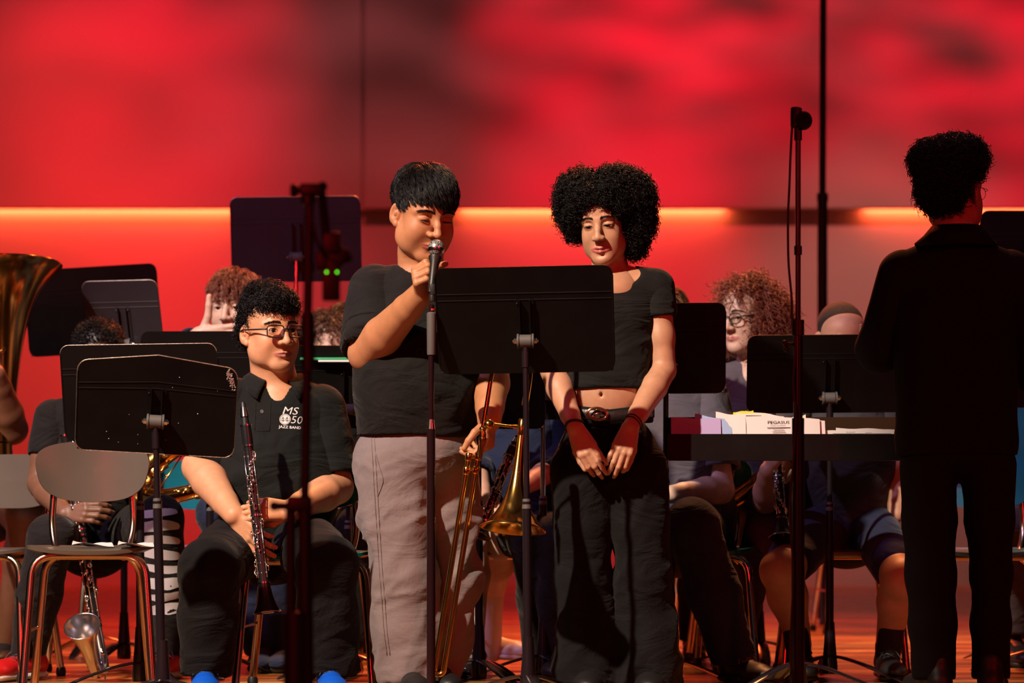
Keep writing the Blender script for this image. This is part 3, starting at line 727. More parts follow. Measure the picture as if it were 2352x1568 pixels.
# ------------------------------------------------------------------ music stands
def music_stand(label, px, py, Y, yaw=0, tilt=18, roll=0, w=.51, h=.33, hf=.33, lean=0.0, group=None, desk=M_DESK, worn=0, fy=0.0, basea=0, lip=.05, bent=0.0,
                hinge=True, tube_mat=M_POLE, detail=True, zmid=.56, ox=0.0, edge=None):
    H = P(px, py, Y); root = empty('music_stand', (H[0]+lean, H[1]+fy, 0), label, 'music stand', group)
    R = rotm(0, 0, math.radians(yaw))@rotm(math.radians(tilt), 0, 0)@rotm(0, math.radians(roll), 0)
    dc = H+R@V(ox, .030, (.5-hf)*h)
    def bend(v):
        v = v.copy()
        if bent: v[:, 2] += bent*np.clip(v[:, 2]/(h/2), 0, 1)*(1-np.abs(v[:, 0])/(w/2))*.5
        v[:, 1] -= .012*(1-(2*v[:, 0]/w)**2) if False else 0
        return v@R.T+dc
    m = MB(); ol = rrect(w, h, .028, 5); ol2 = []
    for i in range(len(ol)):
        a, b_ = ol[i], ol[(i+1) % len(ol)]; n = 12 if abs(a[0]-b_[0]) > .2 else 1
        for k in range(n): ol2.append((a[0]+(b_[0]-a[0])*k/n, a[1]+(b_[1]-a[1])*k/n))
    plate(m, ol2, .0022, bend)
    for z in (.5-.245, .5-.305):   # pressed stiffening ribs
        m.tube(list(bend(np.array([[x, -.0012, z*h] for x in np.linspace(-w/2+.004, w/2-.004, 9)]))), .0022, 6)
    if detail:
        for x in (-w*.5+.0015, w*.5-.0015): m.tube(list(bend(np.array([[x, 0, z] for z in (-h/2+.03, h/2-.03)]))), .0028, 6)
    d = m.build('desk', desk, root)
    if edge or worn:
        e = MB(); n = len(ol2); idx = [i for i in range(n) if (worn > 1 or ol2[i][1] > h*.30)]
        seg = []
        lp = ol2 if worn > 1 else [q for q in ol2[n//4*0:] if q[1] > h*.35]
        if worn <= 1: lp = sorted(lp, key=lambda q: q[0])
        e.tube(list(bend(np.array([[q[0], 0, q[1]] for q in lp]))), .0014 if worn < 3 else .0016, 6, closed=worn > 1)
        if worn > 1:
            rr = np.random.RandomState(5)
            for i in range(110):
                t = rr.rand(); c = V(w/2-.010-.018*t+rr.randn()*.003, -.0014, h/2-.012-.03*(1-t)+rr.randn()*.006-.02*rr.rand()**3); c[0] = min(c[0], w/2-.004)
                e.ball(bend(c[None])[0], .0009+.0018*rr.rand()**2, 5, sc=(1.3, .25, 1.5))
            for i in range(14):
                c = V((rr.rand()-.5)*w*.8, -.0012, (rr.rand()-.5)*h*.8); e.ball(bend(c[None])[0], .0008+.001*rr.rand(), 5, sc=(1.8, .4, .8))
        e.build('worn_edge', M_WORN, d, label='bare metal rubbed through along the desk edge', autos=False)
    m = MB(); hh = lip
    plate(m, rrect(w-.01, .0025, .001, 1), hh, lambda v: bend(v+V(0, hh/2, -h/2+.004)))
    plate(m, rrect(w-.01, .020, .004, 2), .002, lambda v: bend(v+V(0, hh, -h/2+.012)))
    m.build('ledge', desk, root)
    if detail:
        m = MB(); top = (.5-.30)*h; bot = -h/2+hf*h-.012
        for x in (-.021, .021):
            plate(m, rrect(.012, top-bot, .003, 2), .003, lambda v: bend(v+V(x+ox*0, -.004, (top+bot)/2)))
            plate(m, rrect(.003, top-bot, .001, 1), .016, lambda v: bend(v+V(x*.72, -.010, (top+bot)/2)))
            m.ball(bend(V(x, -.007, top-.012)[None])[0], .004, 8)
        m.build('bracket', desk, root)
        m = MB(); X = R@V(1, 0, 0); m.cyl(H-X*.0165, H+X*.0165, .0185, sides=20); m.cyl(H-X*.024, H-X*.0185, .021, sides=20); m.cyl(H+X*.0185, H+X*.024, .021, sides=20)
        m.build('hinge', M_RUBBER if hinge != 'black' else M_PLASTIC, root)
        m = MB()
        for s_ in (-1, 1): m.cyl(H+X*s_*.024, H+X*s_*.033, .0085, sides=6); m.cyl(H+X*s_*.033, H+X*s_*.037, .0045, sides=10)
        m.build('bolt', M_SILVER, root)
    B = V(H[0]+lean, H[1]+fy, 0); z1 = zmid; g = lambda z: lerp(B, H, z/H[2])
    m = MB(); m.cyl(g(z1), g(H[2]-.012), .0085, sides=14); m.cyl(g(H[2]-.075), g(H[2]-.03), .0115, sides=14); m.build('inner_tube', tube_mat, root)
    m = MB(); m.cyl(g(.10), g(z1+.02), .0128, sides=16); m.build('outer_tube', M_POLE, root)
    m = MB(); m.cyl(g(z1), g(z1+.028), .0138, .0115, sides=16); m.build('collar', M_RUBBER, root)
    m = MB(); m.lathe([(0, .024), (.02, .026), (.10, .019), (.17, .015)], B+V(0, 0, .025), (0, 0, 1), 18); m.build('hub', M_POLE, root)
    MB.flatk = 0.22
    for k in range(3):
        a = math.radians(basea+120*k); d_ = V(math.cos(a), math.sin(a), 0)
        m = MB(); m.tube([B+V(0, 0, .085), B+d_*.06+V(0, 0, .075), B+d_*.14+V(0, 0, .050), B+d_*.21+V(0, 0, .022), B+d_*.25+V(0, 0, .006)], [.021, .024, .024, .021, .013], 8, sub=4, flat=(0, 0, 1)); m.build('foot', M_POLE, root)
    return root

# ------------------------------------------------------------------ school chairs
def shell(mb, ol, fn, thick, rings=7):
    n = len(ol); vs = []
    for side in (0, 1):
        for k in range(rings+1):
            t = k/rings
            for x, y in ol: vs.append((x*t, y*t, side))
    v = np.array(vs); w_ = fn(v[:, :2]); e = 1e-3
    gx = (fn(v[:, :2]+V(e, 0))-w_)/e; gy = (fn(v[:, :2]+V(0, e))-w_)/e; nn = np.cross(gx, gy); nn /= np.linalg.norm(nn, axis=1)[:, None]
    rr = np.linalg.norm(v[:, :2], axis=1); edge = np.tile(np.repeat(np.linspace(0, 1, rings+1), n), 2)
    w_ = w_-nn*(v[:, 2:3]*thick*np.where(edge[:, None] > .99, .55, 1))
    f = []; o = (rings+1)*n
    for k in range(rings):
        for j in range(n):
            q = (j+1) % n
            f.append((k*n+j, k*n+q, (k+1)*n+q, (k+1)*n+j)); f.append((o+k*n+j, o+(k+1)*n+j, o+(k+1)*n+q, o+k*n+q))
    for j in range(n):
        q = (j+1) % n; f.append((rings*n+j, rings*n+q, o+rings*n+q, o+rings*n+j))
    mb.add(w_, f)
def soval(w, h, p=3.2, n=48, taper=0.0):
    out = []
    for i in range(n):
        a = 2*PI*i/n; c, s_ = math.cos(a), math.sin(a); y = abs(s_)**(2/p)*np.sign(s_)*h/2
        out.append((abs(c)**(2/p)*np.sign(c)*w/2*(1+taper*y/h), y))
    return out
def chair(label, x, y, yaw=0, plastic=M_TEAL, frame=M_CHROME, group=None, sc=1.0, back=True, sh=.43, backm=None):
    root = empty('school_chair', (x, y, 0), label, 'chair', group); R = rotm(0, 0, math.radians(yaw)); o = V(x, y, 0); g = lambda *a: o+R@(V(*a)*V(sc, sc, 1))
    m = MB(); fn = lambda q: (np.stack([q[:, 0], q[:, 1], sh+.10*np.abs(q[:, 0])**2*2-.55*np.clip(-q[:, 1]-.11, 0, 1)**2*2.2+.9*np.clip(q[:, 1]-.12, 0, 1)**2+0*q[:, 0]], 1)*V(sc, sc, 1))@R.T+o
    shell(m, soval(.40, .39, 3.4), fn, .019); m.build('seat', plastic, root)
    if back:
        zc = sh+.232; m = MB(); fb = lambda q: (np.stack([q[:, 0], .205+.05*(q[:, 1]+.05)-1.1*q[:, 0]**2, zc+q[:, 1]], 1)*V(sc, sc, 1))@R.T+o
        shell(m, soval(.36, .185, 2.9, taper=.22), fb, .014); m.build('backrest', backm or plastic, root)
        for s_ in (-1, 1):
            m = MB(); m.tube(fillet([g(s_*.105, .02, sh-.030), g(s_*.115, .15, sh-.02), g(s_*.135, .205, sh+.06), g(s_*.120, .222, sh+.27)], .05), .0105, 12); m.build('back_post', frame, root)
    for s_, yy, w1, w0, nm in ((-1, -.150, .175, .205, 'front_frame'), (1, .130, .150, .190, 'rear_frame')):
        m = MB(); m.tube(fillet([g(-w0, yy*1.35, .018), g(-w1, yy, sh-.022), g(w1, yy, sh-.022), g(w0, yy*1.35, .018)], .065, 8), .0125, 12)
        fr = m.build(nm, frame, root)
        for q in (-1, 1):
            m = MB(); m.lathe([(0, .013), (.004, .017), (.018, .017), (.03, .014)], g(q*w0, yy*1.35, 0), (0, 0, 1), 12); m.build('rubber_foot', M_PLASTIC, fr)
    for q in (-1, 1):
        MB().cyl(g(q*.192, -.175, .2), g(q*.178, .160, .2), .0045, sides=8).build('stretcher', frame, root)
        MB().cyl(g(q*.12, -.150, sh-.028), g(q*.12, .13, sh-.028), .008, sides=8).build('seat_rail', frame, root)
    return root

# ------------------------------------------------------------------ instruments
def keys_along(m, a, b, off, n, seed, r=.0055, rodr=.0018, up=None, ringp=.4):
    """rods, cups and ring keys along the joint from a to b; off: outward vector towards the keys"""
    rr = np.random.RandomState(seed); a = V(a); b = V(b); d = nrm(b-a); off = V(off); u = nrm(off-d*(off@d)); s_ = np.cross(d, u); R0 = np.linalg.norm(off)
    for sgn in (-.75, .75, .1):
        m.cyl(a+(u*.8+s_*sgn)*R0, b+(u*.8+s_*sgn)*R0, rodr, sides=6)
        for k in range(n//2): 
            p = lerp(a, b, (k+.5)/(n//2)); m.cyl(p+(u*.8+s_*sgn)*R0*.7, p+(u*.8+s_*sgn)*R0, rodr*1.2, sides=6); m.ball(p+(u*.8+s_*sgn)*R0, rodr*1.6, 8)
    for k in range(n):
        t = (k+.5+rr.rand()*.4-.2)/n; an = rr.choice([-1.0, -.45, 0, .45, 1.0])+rr.randn()*.1; dr = u*math.cos(an)+s_*math.sin(an); p = lerp(a, b, t)+dr*R0
        if rr.rand() < ringp:
            q = [p+(d*math.cos(x)+np.cross(dr, d)*math.sin(x))*r*1.1 for x in np.linspace(0, 2*PI, 12, endpoint=False)]; m.tube(q, rodr*.8, 6, closed=True)
        else: m.lathe([(0, r*.7), (.0015, r), (.004, r*.9), (.0048, r*.4)], p, dr, 12)
        e = p+d*(.012+.012*rr.rand())*rr.choice([-1, 1])+np.cross(dr, d)*.006*rr.randn(); m.tube([p+dr*.003, lerp(p, e, .5)+dr*.006, e+dr*.002], [.0018, .0022, .0028], 6, sub=2)
def clarinet(label, top, bot, toward=(0, -1, 0), name='clarinet', seed=3, sc=1.0):
    top = V(top); bot = V(bot); L = np.linalg.norm(bot-top); d = nrm(bot-top); root = empty(name, bot, label, 'clarinet'); g = lambda t: top+d*L*t; u = V(toward)
    m = MB(); m.lathe([(0, .004), (.004, .0075), (L*.08, .0105*sc), (L*.115, .0115*sc)], top, d, 20); m.build('mouthpiece', M_PLASTIC, root)
    m = MB(); m.lathe([(0, .0095), (L*.045, .0130*sc)], g(.028), d, 20, capped=False); m.tube([g(.05)+nrm(u-d*(u@d))*-.014, g(.05)-nrm(u-d*(u@d))*.02], .002, 6); m.build('ligature', M_SILVER, root)
    m = MB(); m.lathe([(0, .0148*sc), (L*.05, .0158*sc), (L*.10, .0150*sc)], g(.115), d, 24); m.build('barrel', M_WOODBLK, root)
    m = MB(); m.lathe([(0, .0142*sc), (L*.33, .0145*sc)], g(.215), d, 24); m.build('upper_joint', M_WOODBLK, root)
    m = MB(); m.lathe([(0, .0150*sc), (L*.32, .0152*sc)], g(.545), d, 24); m.build('lower_joint', M_WOODBLK, root)
    b = MB(); pr = [(0, .0165*sc), (L*.03, .0170*sc), (L*.08, .0215*sc), (L*.125, .0300*sc), (L*.148, .0385*sc), (L*.150, .0385*sc), (L*.148, .036*sc), (L*.12, .027*sc), (L*.05, .017*sc)]
    b.lathe(pr, g(.85), d, 32, capped=False); bl = b.build('bell', M_WOODBLK, root)
    b = MB(); b.lathe([(-.0015, .0392*sc), (.0015, .0398*sc), (.0025, .0385*sc)], g(1.0), d, 32, capped=False); b.build('bell_rim', M_SILVER, bl)
    m = MB()
    for t, r in ((.115, .0158), (.212, .0160), (.543, .0163), (.862, .0176)): m.lathe([(-.003, r*sc*.95), (-.0025, r*sc*1.04), (.0025, r*sc*1.04), (.003, r*sc*.95)], g(t), d, 24)
    m.build('ring', M_SILVER, root)
    off = nrm(u-d*(u@d))*.0165*sc
    m = MB(); keys_along(m, g(.24), g(.52), off, 13, seed); keys_along(m, g(.56), g(.84), off, 12, seed+1); m.build('keywork', M_SILVER, root, autos=False)
    return root

def bass_clarinet(label, top, bot, toward=(0, -1, 0)):
    """long black body with silver keys; a silver bell turns up at the foot"""
    top = V(top); bot = V(bot); d = nrm(bot-top); L = np.linalg.norm(bot-top); root = empty('bass_clarinet', (bot[0], bot[1], max(bot[2]-.12, 0)), label, 'bass clarinet'); g = lambda t: top+d*L*t
    m = MB(); m.lathe([(0, .018), (.02, .016), (L*.49, .016), (L*.495, .019), (L*.52, .019), (L*.525, .0165), (L*.98, .0175), (L, .020)], top, d, 24); m.build('body', M_WOODBLK, root)
    m = MB()
    for t in (.0, .49, .52, .97): m.lathe([(-.004, .0175), (-.003, .0195), (.003, .0195), (.004, .0175)], g(t), d, 24)
    m.build('ring', M_SILVER, root)
    u = nrm(V(toward)-d*(V(toward)@d)); m = MB()
    keys_along(m, g(.04), g(.47), u*.020, 13, 11, r=.0085, rodr=.0022, ringp=.2); keys_along(m, g(.54), g(.95), u*.021, 13, 12, r=.0105, rodr=.0024, ringp=.1); m.build('keywork', M_SILVER, root, autos=False)
    return root
def bell_profile(L, r0, r1, p=2.6, n=22):
    pr = [(L*t, r0+(r1-r0)*(.28*t**1.4+.72*t**(p*2.2))) for t in np.linspace(0, 1, n)]
    return pr+[(L+.0015, r1-.0005), (L-.001, r1-.003)]+[(L*t, (r0+(r1-r0)*(.28*t**1.4+.72*t**(p*2.2)))-.0018) for t in np.linspace(.985, 0.2, 16)]

def trombone():
    Y = 7.62; Q = lambda x, y, dy=0: P(x, y, Y+dy)
    root = empty('trombone', (P(1015, 1545, Y)[0], Y, 0.02), 'brass slide trombone held upright in the singer\'s lowered hand, bell down', 'trombone')
    a0 = Q(1131, 850, .02); a1 = Q(1018, 1548, 0); b0 = Q(1112, 1015, -.03); off = V(.028, 0.0, .002)
    d = nrm(a1-a0)
    m = MB(); m.cyl(a0, lerp(a0, a1, .36), .0068, sides=14); m.cyl(lerp(a0, a1, .30)-off, lerp(a0, a1, .36)-off, .0068, sides=14); m.build('inner_slide', M_BRASS, root)
    m = MB(); s0 = lerp(a0, a1, .27); e = a1
    m.tube(fillet([s0, e, e-off, s0-off+d*.02], .014, 8), .0083, 14)
    m.build('outer_slide', M_BRASS, root)
    m = MB()
    for t in (.27, .315): 
        p = lerp(a0, a1, t); m.lathe([(0, .0088), (.003, .0112), (.022, .0112), (.025, .0088)], p, d, 16); m.lathe([(0, .0088), (.003, .0112), (.022, .0112), (.025, .0088)], p-off, d, 16)
    p = lerp(a0, a1, .325); m.cyl(p, p-off, .005, sides=12); p = lerp(a0, a1, .285); m.cyl(p, p-off, .0055, sides=12)
    m.build('slide_brace', M_BRASS, root)
    m = MB(); m.cyl(a1-off*.5, a1-off*.5+d*.018, .006, sides=10); m.build('slide_tip', M_PLASTIC, root)
    # neck pipe from the top bow down to the bell
    B0 = Q(1216, 850, .02); B1 = Q(1199, 985, .01); B2 = Q(1187, 1085, .0); BE = Q(1178, 1216, -.03)
    m = MB(); top = Q(1174, 700, .05)
    m.tube([a0, lerp(a0, top, .5)+V(-.005, 0, 0), top+V(-.035, 0, .02), top+V(0, 0, .035), top+V(.04, 0, .02), lerp(B0, top, .4)+V(.01, 0, 0), B0, lerp(B0, B1, .6)], [.0070, .0075, .0080, .0085, .009, .0095, .0098, .0100], 14, sub=5); m.build('tuning_bow', M_BRASS, root)
    dd = nrm(BE-B1); L = np.linalg.norm(BE-B1); m = MB(); m.lathe(bell_profile(L, .0105, .098, 2.4, 30), B1, BE-B1+V(0, -.012, 0), 48, capped=False)
    bl = m.build('bell', M_BRASS, root, autos=False)
    for v in (): pass
    m = MB(); m.lathe([(-.03, .0105), (-.026, .013), (.018, .0135), (.022, .011)], B1, dd, 18); m.build('ferrule', M_BRASS, root)
    m = MB(); c = Q(1122, 975, 0); e = Q(1196, 980, .01)
    m.tube([c+V(0, 0, .004), lerp(c, e, .5)+V(0, 0, 0), e], .0042, 10, sub=3); m.ball(c+V(.002, -.006, .0), .0155, 16, sc=(1, .8, 1)); m.ball(Q(1109, 985, -.02), .0105, 14, sc=(1, 1, .8)); m.cyl(e-V(.022, 0, 0), e, .0058, sides=12)
    m.build('bell_brace', M_BRASS, root)
    m = MB(); m.lathe([(0, .0085), (.01, .0105), (.03, .0092)], Q(1109, 990, -.03), (0.0, 0, -1), 14); m.lathe([(0, .012), (.004, .0128), (.012, .011), (.03, .0075), (.06, .006)], Q(1110, 1005, -.03), (-.16, 0, -1), 16)
    m.build('hand_grip', M_BRASS, root)
    return root
trombone()

def tuba():
    Y = 9.3; ctr = P(-28, 622, Y); root = empty('tuba', (P(-60, 1100, Y)[0], Y, .45), 'large brass tuba at the left edge with its wide bell turned up', 'tuba')
    ax = nrm(V(-.09, .10, 1)); prof = []
    R = .262
    for t in np.linspace(0, 1, 26):
        prof.append((-.62*(1-t), .045+.115*t**1.15+(R-.16)*t**7))
    prof += [(.003, R+.002), (.006, R-.002), (.001, R-.008)]+[(-.62*(1-t), .043+.113*t**1.15+(R-.166)*t**7) for t in np.linspace(.97, .3, 14)]
    m = MB(); m.lathe(prof, ctr, ax, 56, capped=False); m.build('bell', M_BRASS, root, autos=False)
    b = ctr-ax*.62
    m = MB(); m.tube([b, b-V(.01, 0, .10), b-V(.10, 0, .22), b-V(.22, 0, .2), b-V(.28, 0, .02), b+V(-.28, 0, .25)], [.045, .05, .052, .048, .04, .032], 18, sub=5); m.build('bottom_bow', M_BRASS, root)
    m = MB()
    for k in range(3): m.tube([b+V(-.06-.03*k, -.08, .30), b+V(-.06-.03*k, -.09, .05), b+V(-.09-.03*k, -.08, 0), b+V(-.12-.03*k, -.08, .05), b+V(-.12-.03*k, -.08, .3)], .009, 10, sub=4)
    m.tube([P(40, 790, Y)+V(-.02, -.06, 0), P(20, 812, Y)+V(0, -.12, 0), P(0, 835, Y)+V(0, -.10, 0), P(-60, 850, Y)], .008, 10, sub=4)
    m.build('valve_tubing', M_BRASSD, root)
    m = MB()
    for k in range(3): m.cyl(b+V(-.05-.04*k, -.1, .10), b+V(-.05-.04*k, -.1, .30), .014, sides=14); m.cyl(b+V(-.05-.04*k, -.1, .3), b+V(-.05-.04*k, -.1, .34), .006, sides=10)
    m.build('valve', M_SILVER, root)
tuba()

def bass_cl():
    Y = 8.62; r = bass_clarinet('black bass clarinet with silver keys between the knees behind the empty chair', P(150, 1000, Y+.05), P(222, 1440, Y+.02))
    g = P(222, 1440, Y+.02)
    m = MB(); m.tube([g, P(231, 1490, Y), P(238, 1530, Y-.02), P(225, 1545, Y-.06), P(212, 1520, Y-.1)], [.017, .0175, .018, .019, .021], 16, sub=5, capped=False)
    bt = P(212, 1520, Y-.1); be = P(192, 1412, Y-.16); L = np.linalg.norm(be-bt)
    ax = nrm(be-bt+V(0, -.085, 0)); m.lathe(bell_profile(L, .021, .060, 1.1, 24), bt, ax, 40, capped=False); m.build('bell', M_SILVER, r, autos=False)
    m = MB(); m.tube([P(232, 1490, Y-.02), P(238, 1535, Y-.05), P(236, 1545, Y-.05)], .004, 8, sub=3); m.ball(P(236, 1500, Y-.03), .008, 8); m.build('bell_bracket', M_SILVER, r)
    m = MB(); m.cyl(P(238, 1535, Y), V(P(242, 1560, Y)[0], Y, .003), .004, sides=8); m.build('floor_peg', M_SILVER, r)
bass_cl()

clarinet('black clarinet with silver keys held upright by the seated boy in glasses', P(558, 922, 7.90), P(614, 1405, 7.84), seed=5, sc=1.08)
clarinet('black clarinet with silver keys slanting on the lap behind the trombone bell', P(1189, 1000, 8.22), P(1100, 1228, 8.12), seed=15)
clarinet('black clarinet pointing straight down beside the bare knee of the buzz-cut player', P(1775, 935, 8.75), P(1797, 1232, 8.6)+V(0, 0, 0), seed=25, sc=1.15)

def saxophone(label, c, yaw, sc=1.0, roll=0):
    root = empty('saxophone', c, label, 'saxophone'); R = rotm(0, 0, yaw)@rotm(0, roll, 0); g = lambda x, z, y=0: V(c)+R@V(x, y, z)*sc
    m = MB(); m.tube([g(.10, .38), g(.08, .2), g(.05, 0), g(.02, -.12), g(-.03, -.18), g(-.09, -.14), g(-.12, -.04)], [.012, .018, .026, .032, .036, .040, .044], 18, sub=5, capped=False); m.build('body', M_BRASS, root)
    bt = g(-.12, -.04); m = MB(); m.lathe(bell_profile(.17*sc, .044*sc, .075*sc, 1.0, 18), bt, R@V(-.35, -.35, 1), 32, capped=False); m.build('bell', M_BRASS, root, autos=False)
    m = MB(); keys_along(m, g(.09, .30), g(.04, -.08), R@V(0, -.03, 0)*sc, 12, 9, r=.014*sc, rodr=.003, ringp=0); keys_along(m, g(-.02, -.16), g(-.13, .02), R@V(-.0, -.05, 0)*sc, 3, 4, r=.02*sc, rodr=.003, ringp=0); m.build('keywork', M_BRASSD, root, autos=False)
    m = MB(); m.tube([g(.10, .38), g(.10, .42), g(.13, .45), g(.18, .44)], [.011, .010, .009, .007], 12, sub=4); m.build('neck', M_BRASS, root); return root
saxophone('brass saxophone across a lap between the two left desks and the seated clarinettist', P(418, 1105, 8.75), .3, .85, 1.15)
saxophone('brass saxophone seen beneath the wide desk of loose papers', P(1722, 1085, 9.0), -.2, .8, .7)

# ------------------------------------------------------------------ microphones and their stands
def round_base(m, c, r): m.lathe([(0, r), (.006, r), (.018, r*.86), (.026, r*.25), (.05, .016)], c, (0, 0, 1), 36)
def mic_stand_right():
    Y = 7.0; B = V(P(1833, 800, Y)[0], Y, 0); top = P(1833, 315, Y)
    root = empty('microphone_stand', B, 'tall thin black microphone stand with hanging cable left of the suited man', 'microphone stand')
    zc = P(0, 745, Y)[2]
    m = MB(); round_base(m, B, .125); m.build('base', M_POLE, root)
    m = MB(); m.cyl(B+V(0, 0, .04), V(B[0], Y, zc), .0125, sides=18); m.build('lower_tube', M_POLE, root)
    m = MB(); m.cyl(V(B[0], Y, P(0, 1150, Y)[2]), V(B[0], Y, P(0, 960, Y)[2]), .0165, sides=18); m.cyl(V(B[0], Y, .05), V(B[0], Y, P(0, 1140, Y)[2]), .0175, sides=18); m.build('sleeve', M_POLE, root)
    m = MB(); m.cyl(V(B[0], Y, zc), top, .0072, sides=14); m.build('upper_tube', M_POLE, root)
    m = MB(); m.cyl(V(B[0], Y, zc-.03), V(B[0], Y, zc+.012), .0165, sides=16); m.box(P(1822, 740, Y), (.006, .009, .010), bev=.002); m.build('clutch', M_PLASTIC, root)
    m = MB(); m.cyl(V(B[0], Y, P(0, 575, Y)[2]-.012), V(B[0], Y, P(0, 575, Y)[2]+.012), .0105, sides=14); m.build('joint_ring', M_PLASTIC, root)
    m = MB(); m.cyl(P(1830, 790, Y), P(1805, 790, Y-.01), .0055, sides=10); m.ball(P(1803, 788, Y-.01), .0085, 10); m.ball(P(1806, 802, Y-.01), .0080, 10); m.build('boom_knob', M_PLASTIC, root)
    m = MB(); m.cyl(P(1833, 322, Y), P(1833, 290, Y), .0105, sides=12); m.box(P(1831, 282, Y), (.011, .012, .014), bev=.004); m.lathe([(0, .012), (.035, .0150), (.05, .0150)], P(1826, 290, Y-.01), (.1, .2, 1), 16); m.build('microphone_clip', M_PLASTIC, root)
    mic = empty('microphone', P(1843, 275, Y), 'black round-headed microphone clipped at the top of the tall thin stand', 'microphone')
    m = MB(); m.lathe([(0, .008), (.06, .011), (.14, .0165), (.15, .021)], P(1833, 270, Y+.15), P(1843, 276, Y)-P(1833, 270, Y+.15), 20); m.build('handle', M_PLASTIC, mic)
    m = MB(); m.ball(P(1845, 277, Y-.01), .0245, 20, sc=(1, 1, 1.05)); m.build('grille', mat('dark_mic_mesh', (.03, .028, .028), .35, metal=.8, bump=1, bscale=900), mic)
    m = MB(); m.tube([P(1826, 262, Y), P(1820, 290, Y), P(1816, 350, Y), P(1813, 430, Y), P(1810, 500, Y), P(1811, 600, Y), P(1818, 680, Y), P(1820, 735, Y), P(1827, 780, Y-.012), P(1822, 880, Y-.02), P(1828, 960, Y-.022), P(1822, 1060, Y-.024), P(1814, 1180, Y-.024), P(1822, 1320, Y-.024), P(1815, 1500, Y-.03), V(B[0]-.02, Y-.06, .10), V(B[0]-.05, Y-.15, .006), V(B[0]-.5, Y-.3, .006)], .0032, 8, sub=6)
    tag(m.build('microphone_cable', M_PLASTIC), 'thin black cable running down the tall microphone stand', 'cable')
mic_stand_right()

def mic_stand_center():
    Y = 7.45; B = V(P(990, 800, Y)[0], Y, 0); root = empty('microphone_stand', B, 'straight microphone stand in front of the singing boy, with a grey grip sleeve', 'microphone stand')
    m = MB(); round_base(m, B, .125); m.build('base', M_POLE, root)
    gl = mat('glossy_dark_tube', (.016, .006, .007), .12, spec=.8)
    m = MB(); m.cyl(B+V(0, 0, .03), P(990, 985, Y), .0125, sides=20); m.build('lower_tube', gl, root)
    m = MB(); m.cyl(P(990, 985, Y), P(990, 963, Y), .0125, .0085, sides=20); m.build('collar', M_SILVER, root)
    m = MB(); m.cyl(P(990, 963, Y), P(991, 700, Y), .0082, sides=18); m.build('upper_tube', gl, root)
    m = MB(); m.lathe([(0, .0118), (.004, .0128), (.118, .0138), (.122, .010)], P(991, 815, Y), (0, 0, 1), 20); m.build('grip_sleeve', M_RUBBER, root)
    m = MB(); m.lathe([(0, .0095), (.012, .0105), (.024, .0085)], P(993, 692, Y), (0, 0, 1), 16); m.box(P(994, 665, Y), (.008, .010, .016), bev=.003); m.build('microphone_clip', M_PLASTIC, root)
    m = MB(); m.lathe([(0, .0088), (.005, .0088)], P(993, 713, Y), (0, 0, 1), 16); m.build('tape_band', mat('red_tape', (.5, .01, .01), .5), root)
mic_stand_center()
def hand_mic():
    Y = 7.50; hd = P(1002, 572, Y-.005); tail = P(990, 672, Y-.05); d = nrm(hd-tail); mic = empty('microphone', tail, 'handheld microphone with silver mesh head held to the singing boy\'s mouth', 'microphone')
    m = MB(); m.lathe([(0, .0095), (.02, .0105), (.09, .0135), (.105, .0185), (.112, .0195)], tail, d, 24); m.build('handle', M_PLASTIC, mic)
    m = MB(); m.lathe([(-.012, .0195), (-.008, .0235), (-.002, .0242)], hd, d, 28); m.build('grille_ring', M_SILVER, mic)
    g = bpy.data.materials.new('woven_wire_mesh'); g.use_nodes = True; N = g.node_tree.nodes; L = g.node_tree.links; b = N['Principled BSDF']; b.inputs['Metallic'].default_value = .35; b.inputs['Roughness'].default_value = .35
    tc = N.new('ShaderNodeTexCoord'); v = N.new('ShaderNodeTexVoronoi'); v.inputs['Scale'].default_value = 420; L.new(tc.outputs['Object'], v.inputs[0])
    cr = N.new('ShaderNodeValToRGB'); cr.color_ramp.elements[0].position = .15; cr.color_ramp.elements[0].color = (.9, .88, .86, 1); cr.color_ramp.elements[1].position = .55; cr.color_ramp.elements[1].color = (.05, .05, .05, 1)
    L.new(v.outputs['Distance'], cr.inputs[0]); L.new(cr.outputs[0], b.inputs['Base Color'])
    m = MB(); m.ball(hd+d*.003, .0242, 28, sc=(1, 1, 1.04)); m.build('grille', g, mic)
hand_mic()

